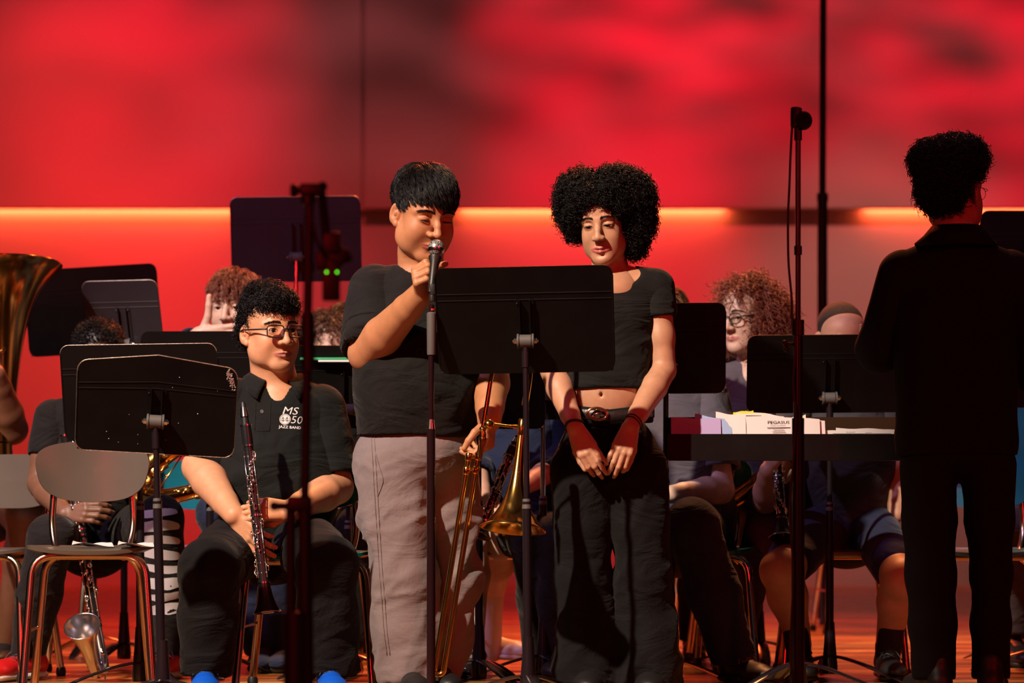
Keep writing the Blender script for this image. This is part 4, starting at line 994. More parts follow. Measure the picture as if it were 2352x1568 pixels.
def near_stand():
    Y = 4.9; Q = lambda x, y, dy=0: P(x, y, Y+dy); bx = Q(708, 900)[0]; B = V(bx, Y, 0)
    root = empty('microphone_stand', B, 'out-of-focus black boom stand nearest the camera, left of centre', 'microphone stand')
    m = MB(); round_base(m, B, .13); m.build('base', M_PLASTIC, root)
    m = MB(); m.cyl(B+V(0, 0, .03), V(Q(700, 1150)[0], Y, Q(0, 1150)[2]), .0135, sides=16); m.cyl(Q(680, 1405), V(Q(680, 0)[0], Y, .04), .024, sides=18); m.cyl(Q(668, 1160), Q(668, 1410), .0100, sides=14); m.build('lower_tube', M_PLASTIC, root)
    m = MB(); m.cyl(Q(700, 1160), Q(711, 450), .0088, sides=16); m.cyl(Q(709, 850), Q(707, 720), .013, sides=16); m.build('upper_tube', M_PLASTIC, root)
    m = MB(); m.box(Q(688, 1158), (.024, .014, .016), bev=.006); m.cyl(Q(660, 1162), Q(624, 1162), .0075, sides=12); m.ball(Q(630, 1162), .0095, 12); m.build('height_clutch', M_PLASTIC, root)
    m = MB(); m.box(Q(716, 437), (.022, .016, .012), bev=.005); m.cyl(Q(700, 438), Q(676, 438), .0065, sides=12); m.lathe([(0, .010), (.004, .013), (.012, .013), (.014, .010)], Q(684, 438), (-1, 0, 0), 16); m.ball(Q(741, 428), .010, 12); m.cyl(Q(708, 470), Q(708, 430), .014, sides=14); m.build('boom_joint', M_PLASTIC, root)
    m = MB(); m.tube([Q(738, 432), Q(745, 500, .02), Q(752, 570, .03), Q(757, 600, .03)], [.0075, .0085, .009, .009], 12, sub=3); m.tube([Q(712, 445), Q(716, 500, -.01), Q(730, 560, -.01), Q(748, 590, 0)], .0035, 8, sub=4); m.build('boom_arm', M_PLASTIC, root)
    m = MB(); m.box(Q(762, 560, .02), (.018, .015, .022), bev=.006); m.box(Q(775, 585, .02), (.020, .012, .018), rotm(0, .5, 0), bev=.005); m.box(Q(741, 600, .02), (.012, .012, .018), bev=.004); m.cyl(Q(775, 590, .02), Q(800, 592, .02), .0075, sides=12); m.ball(Q(798, 592, .02), .010, 10); m.build('shock_mount', M_PLASTIC, root)
    u = empty('wireless_transmitter', Q(762, 690, .02), 'small black box with two green lights hanging from the out-of-focus stand', 'transmitter')
    m = MB(); m.box(Q(761, 640, .02), (.0165, .011, .042), bev=.003); m.build('case', M_PLASTIC, u)
    for x in (751, 775):
        m = MB(); m.ball(Q(x, 626, .02)+V(0, -.0112, 0), .0022, 10, sc=(1, .4, 1)); m.build('status_light', mat('green_led', (0, .2, 0), .4, emit=(.12, .9, .02), estr=3), u)
near_stand()

Yp = 13.6
root = empty('speaker_pole', V(P(1890, 0, Yp)[0], Yp, 0), 'tall black pole rising out of the top of the picture behind the band', 'pole')
m = MB(); m.cyl(V(P(1889, 0, Yp)[0], Yp, .02), P(1889, 452, Yp), .0265, sides=18); m.build('lower_tube', M_PLASTIC, root)
m = MB(); m.cyl(P(1889, 452, Yp), P(1891, -60, Yp), .0185, sides=18); m.build('upper_tube', M_PLASTIC, root)
m = MB(); m.cyl(P(1889, 462, Yp), P(1889, 444, Yp), .030, sides=18); m.build('clutch', M_PLASTIC, root)
for k in range(3):
    a = 2*PI*k/3+.4; b = V(P(1889, 0, Yp)[0], Yp, 0); m = MB(); m.tube([b+V(0, 0, .9), b+V(math.cos(a)*.5, math.sin(a)*.5, .012)], .013, 10); m.build('leg', M_PLASTIC, root)

# ------------------------------------------------------------------ music stands of the band
music_stand('large black music stand in front of the singing boy and girl', 1207, 783, 7.45, yaw=-3, tilt=26, roll=-1.0, w=.506, h=.325, hf=.34, lean=.008, basea=40)
music_stand('black music stand with worn bare-metal corners and a bent top, nearest at left', 357, 968, 7.25, yaw=5, tilt=20, roll=3.2, w=.44, h=.26, hf=.40, lean=.02, worn=3, bent=.055, basea=100)
music_stand('black music stand just behind the worn bent one, scratched along its top edge', 322, 940, 8.15, yaw=2, tilt=18, roll=-1, w=.485, h=.31, hf=.35, worn=1, basea=70)
music_stand('raised grey-lit music stand in the back row beside the wall seam', 680, 590, 10.3, yaw=2, tilt=10, roll=-1, w=.512, h=.335, hf=.30, desk=M_DESKG, worn=1, tube_mat=M_CHROME, zmid=.8, basea=20)
music_stand('raised black music stand behind the tuba bell at left', 215, 745, 10.1, yaw=6, tilt=8, roll=-4, w=.51, h=.335, hf=.34, basea=20, zmid=.8)
music_stand('dusty music stand showing just above the head of the bass clarinet player', 285, 790, 9.5, yaw=-6, tilt=22, roll=-1, w=.28, h=.33, hf=.30, desk=M_DESKG, worn=1, basea=10)
music_stand('black music stand half hidden behind the ear of the boy in glasses', 482, 905, 8.8, yaw=-2, tilt=16, w=.46, h=.30, hf=.3, basea=45)
s6 = music_stand('black music stand with a green book on it, right of the boy in glasses', 800, 940, 8.7, yaw=6, tilt=14, w=.40, h=.28, hf=.25, basea=85, zmid=.5, ox=0)
music_stand('black music stand right of the girl\'s bare arm', 1530, 838, 8.3, yaw=2, tilt=10, roll=-.6, w=.385, h=.29, hf=.33, basea=30, fy=.1)
music_stand('dim music stand with two pale ribs, in the gap under the curly-haired player', 1745, 940, 9.6, yaw=0, tilt=8, w=.40, h=.34, hf=.3, basea=30)
music_stand('black music stand with a bolted hinge between the papers and the buzz-cut player', 1906, 914, 8.57, yaw=-1, tilt=18, roll=-.5, w=.54, h=.265, hf=.22, basea=-30, lean=.0)
music_stand('black music stand rising behind the suited man at the right edge', 2360, 640, 9.8, yaw=0, tilt=12, w=.36, h=.36, hf=.3, basea=30, zmid=.8)
music_stand('black music stand low at the right edge beyond the suited man\'s arm', 2390, 880, 9.0, yaw=0, tilt=12, w=.3, h=.3, hf=.3, basea=30)
music_stand('dark music stand filling the gap between the singing boy and the girl', 1100, 905, 8.3, yaw=0, tilt=10, w=.42, h=.33, hf=.35, basea=60, lean=.0)
music_stand('music stand with a bright chrome upper tube left of the girl\'s hip', 1247, 905, 8.6, yaw=2, tilt=12, w=.34, h=.3, hf=.3, basea=60, tube_mat=M_CHROME, zmid=.58)

def green_book():
    Y = 8.66; root = empty('green_book', P(755, 830, Y), 'green-covered book lying open along the top of a music stand', 'book')
    a = P(690, 828, Y); b = P(826, 826, Y)
    m = MB(); m.box((a+b)/2+V(0, 0, .004), ((b-a)[0]/2, .012, .0045), bev=.002); m.build('cover', M_GREENBK, root)
    m = MB(); m.box((a+b)/2+V(.03, -.002, -.003), ((b-a)[0]/2-.03, .011, .003)); m.build('pages', M_PAPER, root)
green_book()

def papers_stand():
    Y = 8.0; root = empty('conductor_stand', V(P(1838, 0, Y)[0], Y, 0), 'wide low black desk heaped with loose sheet music before the suited man', 'music stand')
    x0, x1 = P(1532, 0, Y)[0], P(2150, 0, Y)[0]; xc = (x0+x1)/2; w_ = x1-x0; zl = P(0, 1057, Y)[2]; zt = P(0, 997, Y)[2]
    R = rotm(math.radians(-62), 0, 0); o = V(xc, Y+.02, zl+.002)
    m = MB(); plate(m, rrect(w_-.01, .30, .03), .0025, lambda v: (v+V(0, 0, .15))@R.T+o); m.build('desk', mat('matt_black_paint', (.004, .0028, .0028), .8, spec=.08), root)
    m = MB(); plate(m, rrect(w_, zt-zl, .008), .0022, lambda v: v+V(xc, Y-.028, (zl+zt)/2)); plate(m, rrect(w_, .05, .004), .002, lambda v: v@rotm(math.radians(90), 0, 0).T+V(xc, Y-.004, zl)); m.build('ledge', M_DESK, root)
    m = MB(); m.cyl(V(P(1838, 0, Y)[0], Y+.06, zl-.02), V(P(1838, 0, Y)[0], Y+.06, .4), .0115, sides=16); m.build('inner_tube', M_POLE, root)
    m = MB(); m.cyl(V(P(1838, 0, Y)[0], Y+.06, .03), V(P(1838, 0, Y)[0], Y+.06, .48), .016, sides=16); m.build('outer_tube', M_POLE, root)
    m = MB(); m.lathe([(0, .026), (.02, .03), (.12, .018)], V(P(1838, 0, Y)[0], Y+.06, .0), (0, 0, 1), 18); m.build('hub', M_POLE, root)
    MB.flatk = .22
    for k in range(3):
        a = math.radians(-20+120*k); d_ = V(math.cos(a), math.sin(a), 0); B = V(P(1838, 0, Y)[0], Y+.06, 0)
        m = MB(); m.tube([B+V(0, 0, .09), B+d_*.08+V(0, 0, .075), B+d_*.18+V(0, 0, .04), B+d_*.27+V(0, 0, .006)], [.021, .024, .022, .013], 8, sub=4, flat=(0, 0, 1)); m.build('foot', M_POLE, root)
    # sheets: quadrilaterals in pixel x and top y; they lean back on the desk
    S = [('lavender-lit sheet at the left end of the papers on the wide desk', 1541, 1655, 958, 962, M_PURP, 0), ('pale blue sheet sticking up behind the lavender-lit one', 1596, 1680, 950, 966, M_BLUEPA, 1),
         ('cream sheet with a torn edge left of the printed score', 1644, 1712, 946, 956, M_PAPER, 1), ('cream folder page beside the printed score', 1690, 1760, 948, 950, M_CREAM, 2), ('yellow sheet edge peeping out behind the papers', 1684, 1730, 946, 943, M_YELLOW, 4),
         ('white sheet behind the printed score, its corner turned down', 1712, 1800, 943, 956, M_PAPER, 3), ('white printed score page titled in block capitals', 1706, 1882, 950, 963, M_PAPER, 0), ('white sheet showing at the right of the printed score', 1800, 1894, 964, 965, M_PAPER, 2),
         ('lower white page lying at the right end of the wide desk', 1893, 2062, 989, 986, M_PAPER, 1), ('second white page under the one at the right end', 1920, 2036, 983, 985, M_PAPER, 2), ('cream sheet behind the score, pointed corner up', 1805, 1850, 962, 952, M_CREAM, 4)]
    for lab, a, b, ya, yb, mt, dl in S:
        yy = Y-.022+.004*dl; zb = zl+.006; dyy = .045
        pa = P(a, ya, yy+dyy); pb = P(b, yb, yy+dyy); n = 8; vs = []
        for sgn in (0, .0006):
            for j in range(5):
                for i in range(n+1):
                    u = i/n; t = j/4; top = lerp(pa, pb, u); top[2] += .0015*math.sin(u*9+dl)
                    bot = V(top[0], yy-.0, zb); p = lerp(bot, top, t); p[1] += .006*math.sin(t*3+u*2)+sgn; vs.append(p)
        fs = []; q = n+1; O = 5*q
        for j in range(4):
            for i in range(n): fs.append((j*q+i, j*q+i+1, (j+1)*q+i+1, (j+1)*q+i)); fs.append((O+j*q+i, O+(j+1)*q+i, O+(j+1)*q+i+1, O+j*q+i+1))
        o_ = mk('sheet_of_music', np.array(vs), fs, mt, None); tag(o_, lab, 'paper', 'loose papers on the wide desk')
        if 'titled' in lab: score = o_; sy = yy
        if 'lower white' in lab: low = o_; ly = yy
    def ink(parent, items, lines, Yt, zbase):
        m = MB()
        for (xa, xb, y, th) in lines:
            a = P(xa, y, Yt); b = P(xb, y, Yt); t = (a[2]-zl)/(P(0, 955, Y)[2]-zl); yy = Yt-.0030+.045*t
            m.box(((a+b)/2)[[0]].tolist()+[yy, a[2]], ((b-a)[0]/2, .0003, th/750/2))
        m.build('printed_lines', M_INK, parent, smooth=False)
        for (txt, xc_, y, h_, wd) in items:
            c = P(xc_, y, Yt); t = (c[2]-zl)/(P(0, 955, Y)[2]-zl); text(txt, (c[0], Yt-.0040+.045*t, c[2]), h_/750, wd/750, M_INK, parent, 'printed_title')
    ink(score, [('PEGASUS', 1791, 968.5, 7, 50), ('WINGS OF DESTINY', 1789, 975.5, 2.0, 36)], [(1764, 1818, 981, 1.4), (1778, 1804, 986, .8), (1776, 1806, 991, 1.1), (1764, 1878, 996, .8), (1716, 1752, 953, 1.2)], sy, zl)
    ink(low, [('FLIGHT', 1957, 992, 3.2, 20)], [(1915, 2050, 995, .9), (1990, 2006, 993, .8)], ly, zl)
def text(txt, loc, hgt, width, material, parent, name, R=None, shear=0.0, bold=0.0, depth=.0003):
    cu = bpy.data.curves.new(name, 'FONT'); cu.body = txt; cu.align_x = 'CENTER'; cu.align_y = 'CENTER'; cu.size = 1; cu.shear = shear; cu.offset = bold; cu.resolution_u = 3
    ob = bpy.data.objects.new(name, cu); COL.objects.link(ob); dg = bpy.context.evaluated_depsgraph_get(); me = bpy.data.meshes.new_from_object(ob.evaluated_get(dg))
    v = np.array([list(q.co) for q in me.vertices]); f = [tuple(p.vertices) for p in me.polygons]; bpy.data.objects.remove(ob); bpy.data.meshes.remove(me)
    mn, mx = v.min(0), v.max(0); v = (v-(mn+mx)/2)/np.maximum(mx-mn, 1e-6); v = np.stack([v[:, 0]*width, 0*v[:, 0], v[:, 1]*hgt], 1)
    if R is not None: v = v@np.asarray(R).T
    return mk(name, v+V(loc), f, material, parent, smooth=False)
papers_stand()

# ------------------------------------------------------------------ chairs
def ch(label, px, Y, **k): return chair(label, P(px, 0, Y)[0], Y, **k)
ch('empty taupe plastic chair at the left front with papers on its seat', 208, 7.85, yaw=7, plastic=M_TAUPEP, frame=M_BRONZETUBE, sh=.445, sc=.93)
ch('teal plastic chair under the seated boy in glasses', 710, 8.15, yaw=0, plastic=M_TEAL, frame=M_BRONZETUBE, sc=1.02, sh=.425, back=True)
ch('blue plastic chair of the bass clarinet player behind the empty taupe one', 225, 8.95, yaw=4, plastic=M_BLUEP, frame=M_CHROME, sh=.43)
ch('bronze-tubed chair cut off by the left edge of the picture', -28, 8.75, yaw=-12, plastic=M_TAUPEP, frame=M_BRONZETUBE)
ch('dark teal chair in the row behind, left of the trousered legs', 470, 9.6, yaw=10, plastic=M_BLUEP, frame=M_BRONZETUBE)
ch('chair behind the trombone bell with a bronze front rail', 1180, 8.95, yaw=3, plastic=M_TAUPEP, frame=M_BRONZETUBE)
ch('teal chair under the player right of the girl, red light on its leg', 1600, 8.85, yaw=-6, plastic=M_TEAL, frame=M_CHROME)
ch('teal chair in the middle row left of the bare knee', 1712, 9.7, yaw=3, plastic=M_TEAL, frame=M_BRONZETUBE)
ch('dark chair under the buzz-cut player in shorts', 1925, 8.95, yaw=0, plastic=M_TAUPEP, frame=M_BRONZETUBE)
ch('far chrome-legged chair between the pole of the bolted stand and the suited man', 1975, 12.4, yaw=5, plastic=M_BLUEP, frame=M_CHROME)
ch('blue plastic chair behind the suited man\'s legs', 2265, 8.7, yaw=-8, plastic=M_BLUEP, frame=M_BRONZETUBE)
ch('far chair beneath the wide desk, seen left of the bare shin', 1640, 11.8, yaw=-4, plastic=M_TAUPEP, frame=M_CHROME)
ch('far chair at the left between the bass clarinet and its player\'s printed leg', 300, 11.2, yaw=6, plastic=M_TAUPEP, frame=M_CHROME)
ch('far chair half seen behind the seated boy\'s right knee', 860, 11.6, yaw=-5, plastic=M_BLUEP, frame=M_CHROME)
for lab, a, b, dy in (('creased white sheet lying on the empty taupe chair', 165, 262, 0), ('white sheet hanging over the right corner of the empty taupe chair', 270, 356, -.05)):
    Y = 7.85+dy; pts = [P(a, 1266, Y-.12), P(b, 1266, Y-.12), P(b-8, 1256, Y+.05), P(a+6, 1250, Y+.05)]
    vs = []
    for i in range(9):
        for j in range(5):
            u, v = i/8, j/4; p = lerp(lerp(pts[0], pts[1], u), lerp(pts[3], pts[2], u), v); p[2] = .455+.006*math.sin(u*5+j)+(.012*(1-u*3) if u < .33 else 0)*v; vs.append(p)
    vs = np.array(vs); fs = [(i*5+j, i*5+j+1, i*5+j+6, i*5+j+5) for i in range(8) for j in range(4)]
    n = len(vs); fs = fs+[tuple(q+n for q in f)[::-1] for f in fs]; vs = np.vstack([vs, vs-V(0, 0, .0008)])
    tag(mk('sheet_of_music', vs, fs, M_PAPER, None), lab, 'paper')

# ------------------------------------------------------------------ the cast
TAN = ((.47, .205, .098), (.38, .11, .08)); LIGHT = ((.62, .36, .25), (.52, .17, .14)); FAIR = ((.52, .35, .28), (.42, .16, .14)); DARK = ((.16, .072, .040), (.20, .07, .06)); CARAM = ((.52, .27, .165), (.50, .13, .12))
def sleeve(sh, el, wr, frac, r0, r1, vox, push=None, inner=.012):
    """closed tube of cloth from the shoulder down the arm, open at the cuff; frac 0..1 upper arm, 1..2 forearm"""
    F = Field(vox); sh, el, wr = V(sh), V(el), V(wr)
    if frac <= 1:
        e = lerp(sh, el, frac); F.cap(sh, lerp(sh, el, min(frac+.12, 1.1)), r0, r1, .02)
        d = nrm(el-sh); F.cap(e-d*.03, e+d*.1, r1-inner, r1-inner, .004, 's'); F.plane(e, d, .004)
    else:
        e = lerp(el, wr, frac-1); d = nrm(wr-el); F.chain([sh, el, e+d*.03], [r0, (r0+r1)/2, r1], .03); F.cap(e-d*.03, e+d*.1, r1-inner, r1-inner, .004, 's'); F.p.append(('p', e, d, .004, 's'))
        F.p[-1] = ('p', e, d, .004, 's')
    return F
def arm_field(sh, el, wr, ra=(.050, .043, .028), vox=.003, bulge=.004, start=0.3):
    F = Field(vox); sh, el, wr = V(sh), V(el), V(wr)
    F.chain([lerp(sh, el, start), lerp(sh, el, .6), el], [ra[0], (ra[0]+ra[1])/2, ra[1]], .02)
    F.chain([el, lerp(el, wr, .3), lerp(el, wr, .75), wr], [ra[1], ra[1]*.97+bulge, (ra[1]*.35+ra[2]*.65), ra[2]], .009)
    return F
def torso_chain(F, J, r, flat, fwd, grow=0.0, k=.05, sh_r=.058, trap=.045):
    """r: lateral radii at chest, waist, hip"""
    m = lerp(J['shA'], J['shB'], .5); hip = V(J['hip']); ch = lerp(m, hip, .22); wa = lerp(m, hip, .62)
    if 'waist' in J: wa = V(J['waist'])
    F.chain([ch, wa, hip], [r[0]+grow, r[1]+grow, r[2]+grow], k, flat=(fwd, flat))
    F.cap(J['shA'], J['shB'], sh_r+grow, sh_r+grow, k); nb = V(J['neck'])
    for s_ in ('shA', 'shB'): F.cap(nb-V(0, 0, .015), lerp(nb, J[s_], .95), trap+grow, .045+grow, .04)
    return ch, wa, hip

def person(label, head, J, skin=TAN, top=None, pants=None, shoes=None, hands={}, r=(.16, .15, .15), flat=.68, fwd=(0, -1, 0), armr=(.050, .043, .028), detail=False, vox=.005,
           neck_r=.052, neckline=(.062, .0), group=None, hair=None, sleeves=(.6, .6), sl_r=(.066, .062), hem=None, tfold=.006, legs='trousers', legr=(.095, .07, .07, .06), legB=None, pfold=.006,
           socks=None, shoe_d=None, noleg=False, noshoe=False, face=None, hvox=None, belly=False, shoulder_r=.058, toe=None, hw=.15, shirtname='shirt', pantname='trousers', hipr=None, necksub=None, legcut=None, hipc=None, nosleeve=(), trap=.045, navel=None):
    J = {k: V(v) for k, v in J.items()}; fwd = V(fwd); base = (J['hip'][0], J['hip'][1], 0); root = empty('person', base, label, 'person', group)
    hv = hvox or (.0022 if detail else .004); F = Field(hv); add_head(F, head, detail=True, neck=J['neck'], neck_r=neck_r)
    sidev = nrm(J['shB']-J['shA'])
    F.cap(J['neck']+V(0, 0, -.01), lerp(J['neck'], J['shA'], .5)+V(0, 0, -.024), .038, .028, .04); F.cap(J['neck']+V(0, 0, -.02), lerp(J['neck'], J['shB'], .5)+V(0, 0, -.024), .038, .028, .04)
    F.ell(J['neck']+fwd*.03+V(0, 0, -.06), (.09, .07, .07), None, .03)
    hvs, hf = F.mesh(); parts = [(hvs, hf)]; cols = [head_colors(head, hvs, *skin)]
    T = Field(.012); torso_chain(T, J, [r[0]-.014, r[1]-.014, r[2]*.62], flat, fwd, k=.05, sh_r=.04)
    if not noleg:
        for s_ in 'AB': T.cap(J['hip']+(J['h'+s_]-J['hip'])*.9, J['k'+s_], .06, .045, .03); T.cap(J['k'+s_], J['a'+s_]+V(0, 0, .02), .042, .03, .02)
    if belly: T.vox = .004
    if navel is not None: T.ell(navel, (.0045, .014, .0075), None, .006, 's')
    tv, tf = T.mesh(); parts.append((tv, tf)); cols.append(np.tile(V(skin[0]), (len(tv), 1)))
    for s_ in 'AB':
        if 'el'+s_ not in J: continue
        ar = armr if not isinstance(armr, dict) else armr[s_]
        A = arm_field(J['sh'+s_], J['el'+s_], J['wr'+s_], ar, .0026 if detail else .004)
        if s_ in hands:
            hh = hands[s_]; hand(A, J['wr'+s_], **hh)
        av, af = A.mesh(); parts.append((av, af)); cols.append(np.tile(V(skin[0]), (len(av), 1)))
    if legs == 'bare':
        for s_ in 'AB':
            B = Field(.006); bare_leg(B, J['k'+s_], J['a'+s_], r=legr[:3], hip=lerp(J['h'+s_], J['k'+s_], .3), back=-fwd); bv, bf = B.mesh(); parts.append((bv, bf)); cols.append(np.tile(V(skin[0]), (len(bv), 1)))
    v, f = merge(parts); mk('body', v, f, M_SKIN, root, cols=np.vstack(cols))
    face_bits(head, root, (face or {}).get('hair', M_BLACKHAIR), (hvs, hf), **{k: x for k, x in (face or {}).items() if k != 'hair'})
    # --- upper garment
    if top:
        S = Field(vox); ch, wa, hip = torso_chain(S, J, r, flat, fwd, k=.05, sh_r=shoulder_r, trap=trap)
        up = V(0, 0, 1)
        if hem is not None:
            hv_, hr = hem   # hem height, hollow radius
            S.chain([V(hip[0], hip[1], hv_+.03), V(hip[0], hip[1], hv_-.15)], [hr, hr], .004, 's', flat=(fwd, flat)); S.plane(V(0, 0, hv_), (0, 0, -1), .004)
        nr, nd = neckline; nb = J['neck']
        S.cap(nb+V(0, 0, -.012+nd)-fwd*.0+fwd*.006, nb+V(0, 0, .12)+fwd*.03, nr, nr, .006, 's')
        if necksub is not None: S.ell(nb+fwd*necksub[0]+V(0, 0, necksub[1]), necksub[2], None, .008, 's')
        pr = []
        sv, sf = S.mesh(); pr.append((sv, sf))
        for i, s_ in enumerate('AB'):
            if 'el'+s_ not in J or s_ in nosleeve: continue
            q = sleeve(J['sh'+s_], J['el'+s_], J['wr'+s_], sleeves[i], sl_r[0], sl_r[1], vox); pr.append(q.mesh())
        sv, sf = merge(pr); n = vnormals(sv, sf)
        dd = folds(sv, tfold, .065, (.8, 0, .5), .40, 3)+folds(sv, tfold*.35, .036, (1, 0, .3), .40, 9)
        dd *= np.clip((J['neck'][2]-.06-sv[:, 2])/.12, .12, 1)
        sv = sv+n*dd[:, None]; so = mk(shirtname, sv, sf, top, root)
    else: so = None; sv = sf = None
    # --- lower garment
    if pants:
        pr = []
        hb = Field(.007); hc = J['hip'] if hipc is None else V(hipc); hr_ = hipr or (r[2]-.004, (r[2]-.004)*flat*1.02, .13)
        hb.ell(hc, hr_, np.stack([sidev, nrm(np.cross(V(0, 0, 1), sidev)), V(0, 0, 1)], 1), .03)
        for s_ in 'AB':
            lr = legr if (s_ == 'A' or legB is None) else legB
            if legs == 'trousers': 
                kp = J['k'+s_]; an = J['a'+s_]; bot = an+V(0, 0, -.02)
                hb.chain([J['h'+s_], lerp(J['h'+s_], kp, .5), kp], [lr[0], (lr[0]+lr[1])/2, lr[1]], .022)
                hb.chain([kp, lerp(kp, bot, .5), bot-V(0, 0, .04)], [lr[1], lr[2], lr[3]], .03); hb.cap(bot-V(0, 0, .0), bot-V(0, 0, .3), lr[3]-.012, lr[3]-.012, .004, 's')
            else:
                fr = legcut if legcut is not None else .85; kp = J['k'+s_]
                hb.chain([J['h'+s_], lerp(J['h'+s_], kp, fr)], [lr[3], lr[3]*.92], .035)
                d = nrm(kp-J['h'+s_]); e = lerp(J['h'+s_], kp, fr)
        if legs == 'trousers':
            zz = min(J['aA'][2], J['aB'][2])-.035; 
            hb.plane(V(0, 0, max(zz, .03)), (0, 0, -1), .004)
        pv, pf = hb.mesh(); n = vnormals(pv, pf)
        dd = folds(pv, pfold, .075, (.45, 0, .9), .26, 21)+folds(pv, pfold*.35, .036, (1, .2, .3), .40, 22)
        dd *= np.clip(.35+(J['hip'][2]-pv[:, 2])/.35, .35, 1.25); pv = pv+n*dd[:, None]
        mk(pantname, pv, pf, pants, root)
    if socks:
        for s_ in 'AB':
            m = MB(); a = J['a'+s_]; m.cyl(V(a[0], a[1], .05), lerp(a, J['k'+s_], socks[1])+V(0, 0, 0), .040, socks[2], sides=20); m.build('sock', socks[0], root)
    if shoes and not noshoe:
        for s_ in 'AB':
            d = (shoe_d or {}).get(s_, fwd); shoe(root, J['a'+s_], d, shoes[0], shoes[1], L=shoes[2] if len(shoes) > 2 else .27, lace=shoes[3] if len(shoes) > 3 else None)
    return root, so, (sv, sf)

def collar(root, nb, fwd, on=None, r_in=.060, r_out=.098, h_in=.030, drop=.030, gap=.32, point=.045, material=M_POLO, tilt=0.0, name='collar', thick=.004, R=None):
    """turned-down collar: a band round the neck with two points in front"""
    f = nrm(V(fwd)); s_ = np.cross(f, V(0, 0, 1)); n = 44; vs = []
    for i in range(n+1):
        t = i/n; a = gap+(2*PI-2*gap)*t; d = f*math.cos(a)+s_*math.sin(a); fr = max(0, math.cos(a)); pt = max(0, 1-min(t, 1-t)/.10)
        a0 = nb+d*r_in*(1+.10*fr)+V(0, 0, h_in-.035*fr**2); a1 = nb+d*(r_in+.012)+V(0, 0, h_in+.008-.035*fr**2); a2 = nb+d*(r_out*(1+.12*fr))+V(0, 0, h_in-drop-.045*fr**2-point*pt)+(s_*math.copysign(1, math.sin(a))*.010*pt)
        for q in (a0, a1, lerp(a1, a2, .5)+V(0, 0, .004), a2): vs.append(q)
    fs = [(i*4+j, i*4+j+1, i*4+j+5, i*4+j+4) for i in range(n) for j in range(3)]
    o = mk(name, np.array(vs), fs, material, root)
    if on is not None:
        sw = o.modifiers.new('on_cloth', 'SHRINKWRAP'); sw.target = on; sw.wrap_method = 'NEAREST_SURFACEPOINT'; sw.wrap_mode = 'OUTSIDE'; sw.offset = .004
    md = o.modifiers.new('thickness', 'SOLIDIFY'); md.thickness = thick; return o

def afro_hair(h, root, lobes, N, length, coil, turns, rad, material, seed=2, cond=None, core=.86, K=14, grav=0.0, name='hair'):
    """lobes: (centre, radii) in head space; curls stand on their surface, a dark core fills them"""
    pr = []; F = Field(.005 if core > 0 else .01)
    for c, r in lobes: F.ell(h.T(*c), V(r)*core*h.sc, h.R, .01)
    v, f = F.mesh(); n = vnormals(v, f); v = v+n*folds(v, .004, .05, (0, 0, 1), 1, 5)[:, None]; pr.append((v, f))
    per = N//len(lobes)
    for i, (c, r) in enumerate(lobes):
        cc = lambda p, i=i: (np.all([(((p-V(c2))/V(r2))**2).sum(1) > .72 for j, (c2, r2) in enumerate(lobes) if j != i], axis=0) if len(lobes) > 1 else np.ones(len(p), bool)) & (cond(p) if cond else np.ones(len(p), bool))
        p, n = sample_ell(per, c, V(r)*.86, seed+i, cc); pr.append(curl_hair(h.T(p), n@h.R.T, length, coil, turns, rad, grav, K=K, seed=seed+i))
    v, f = merge(pr); return mk(name, v, f, material, root)

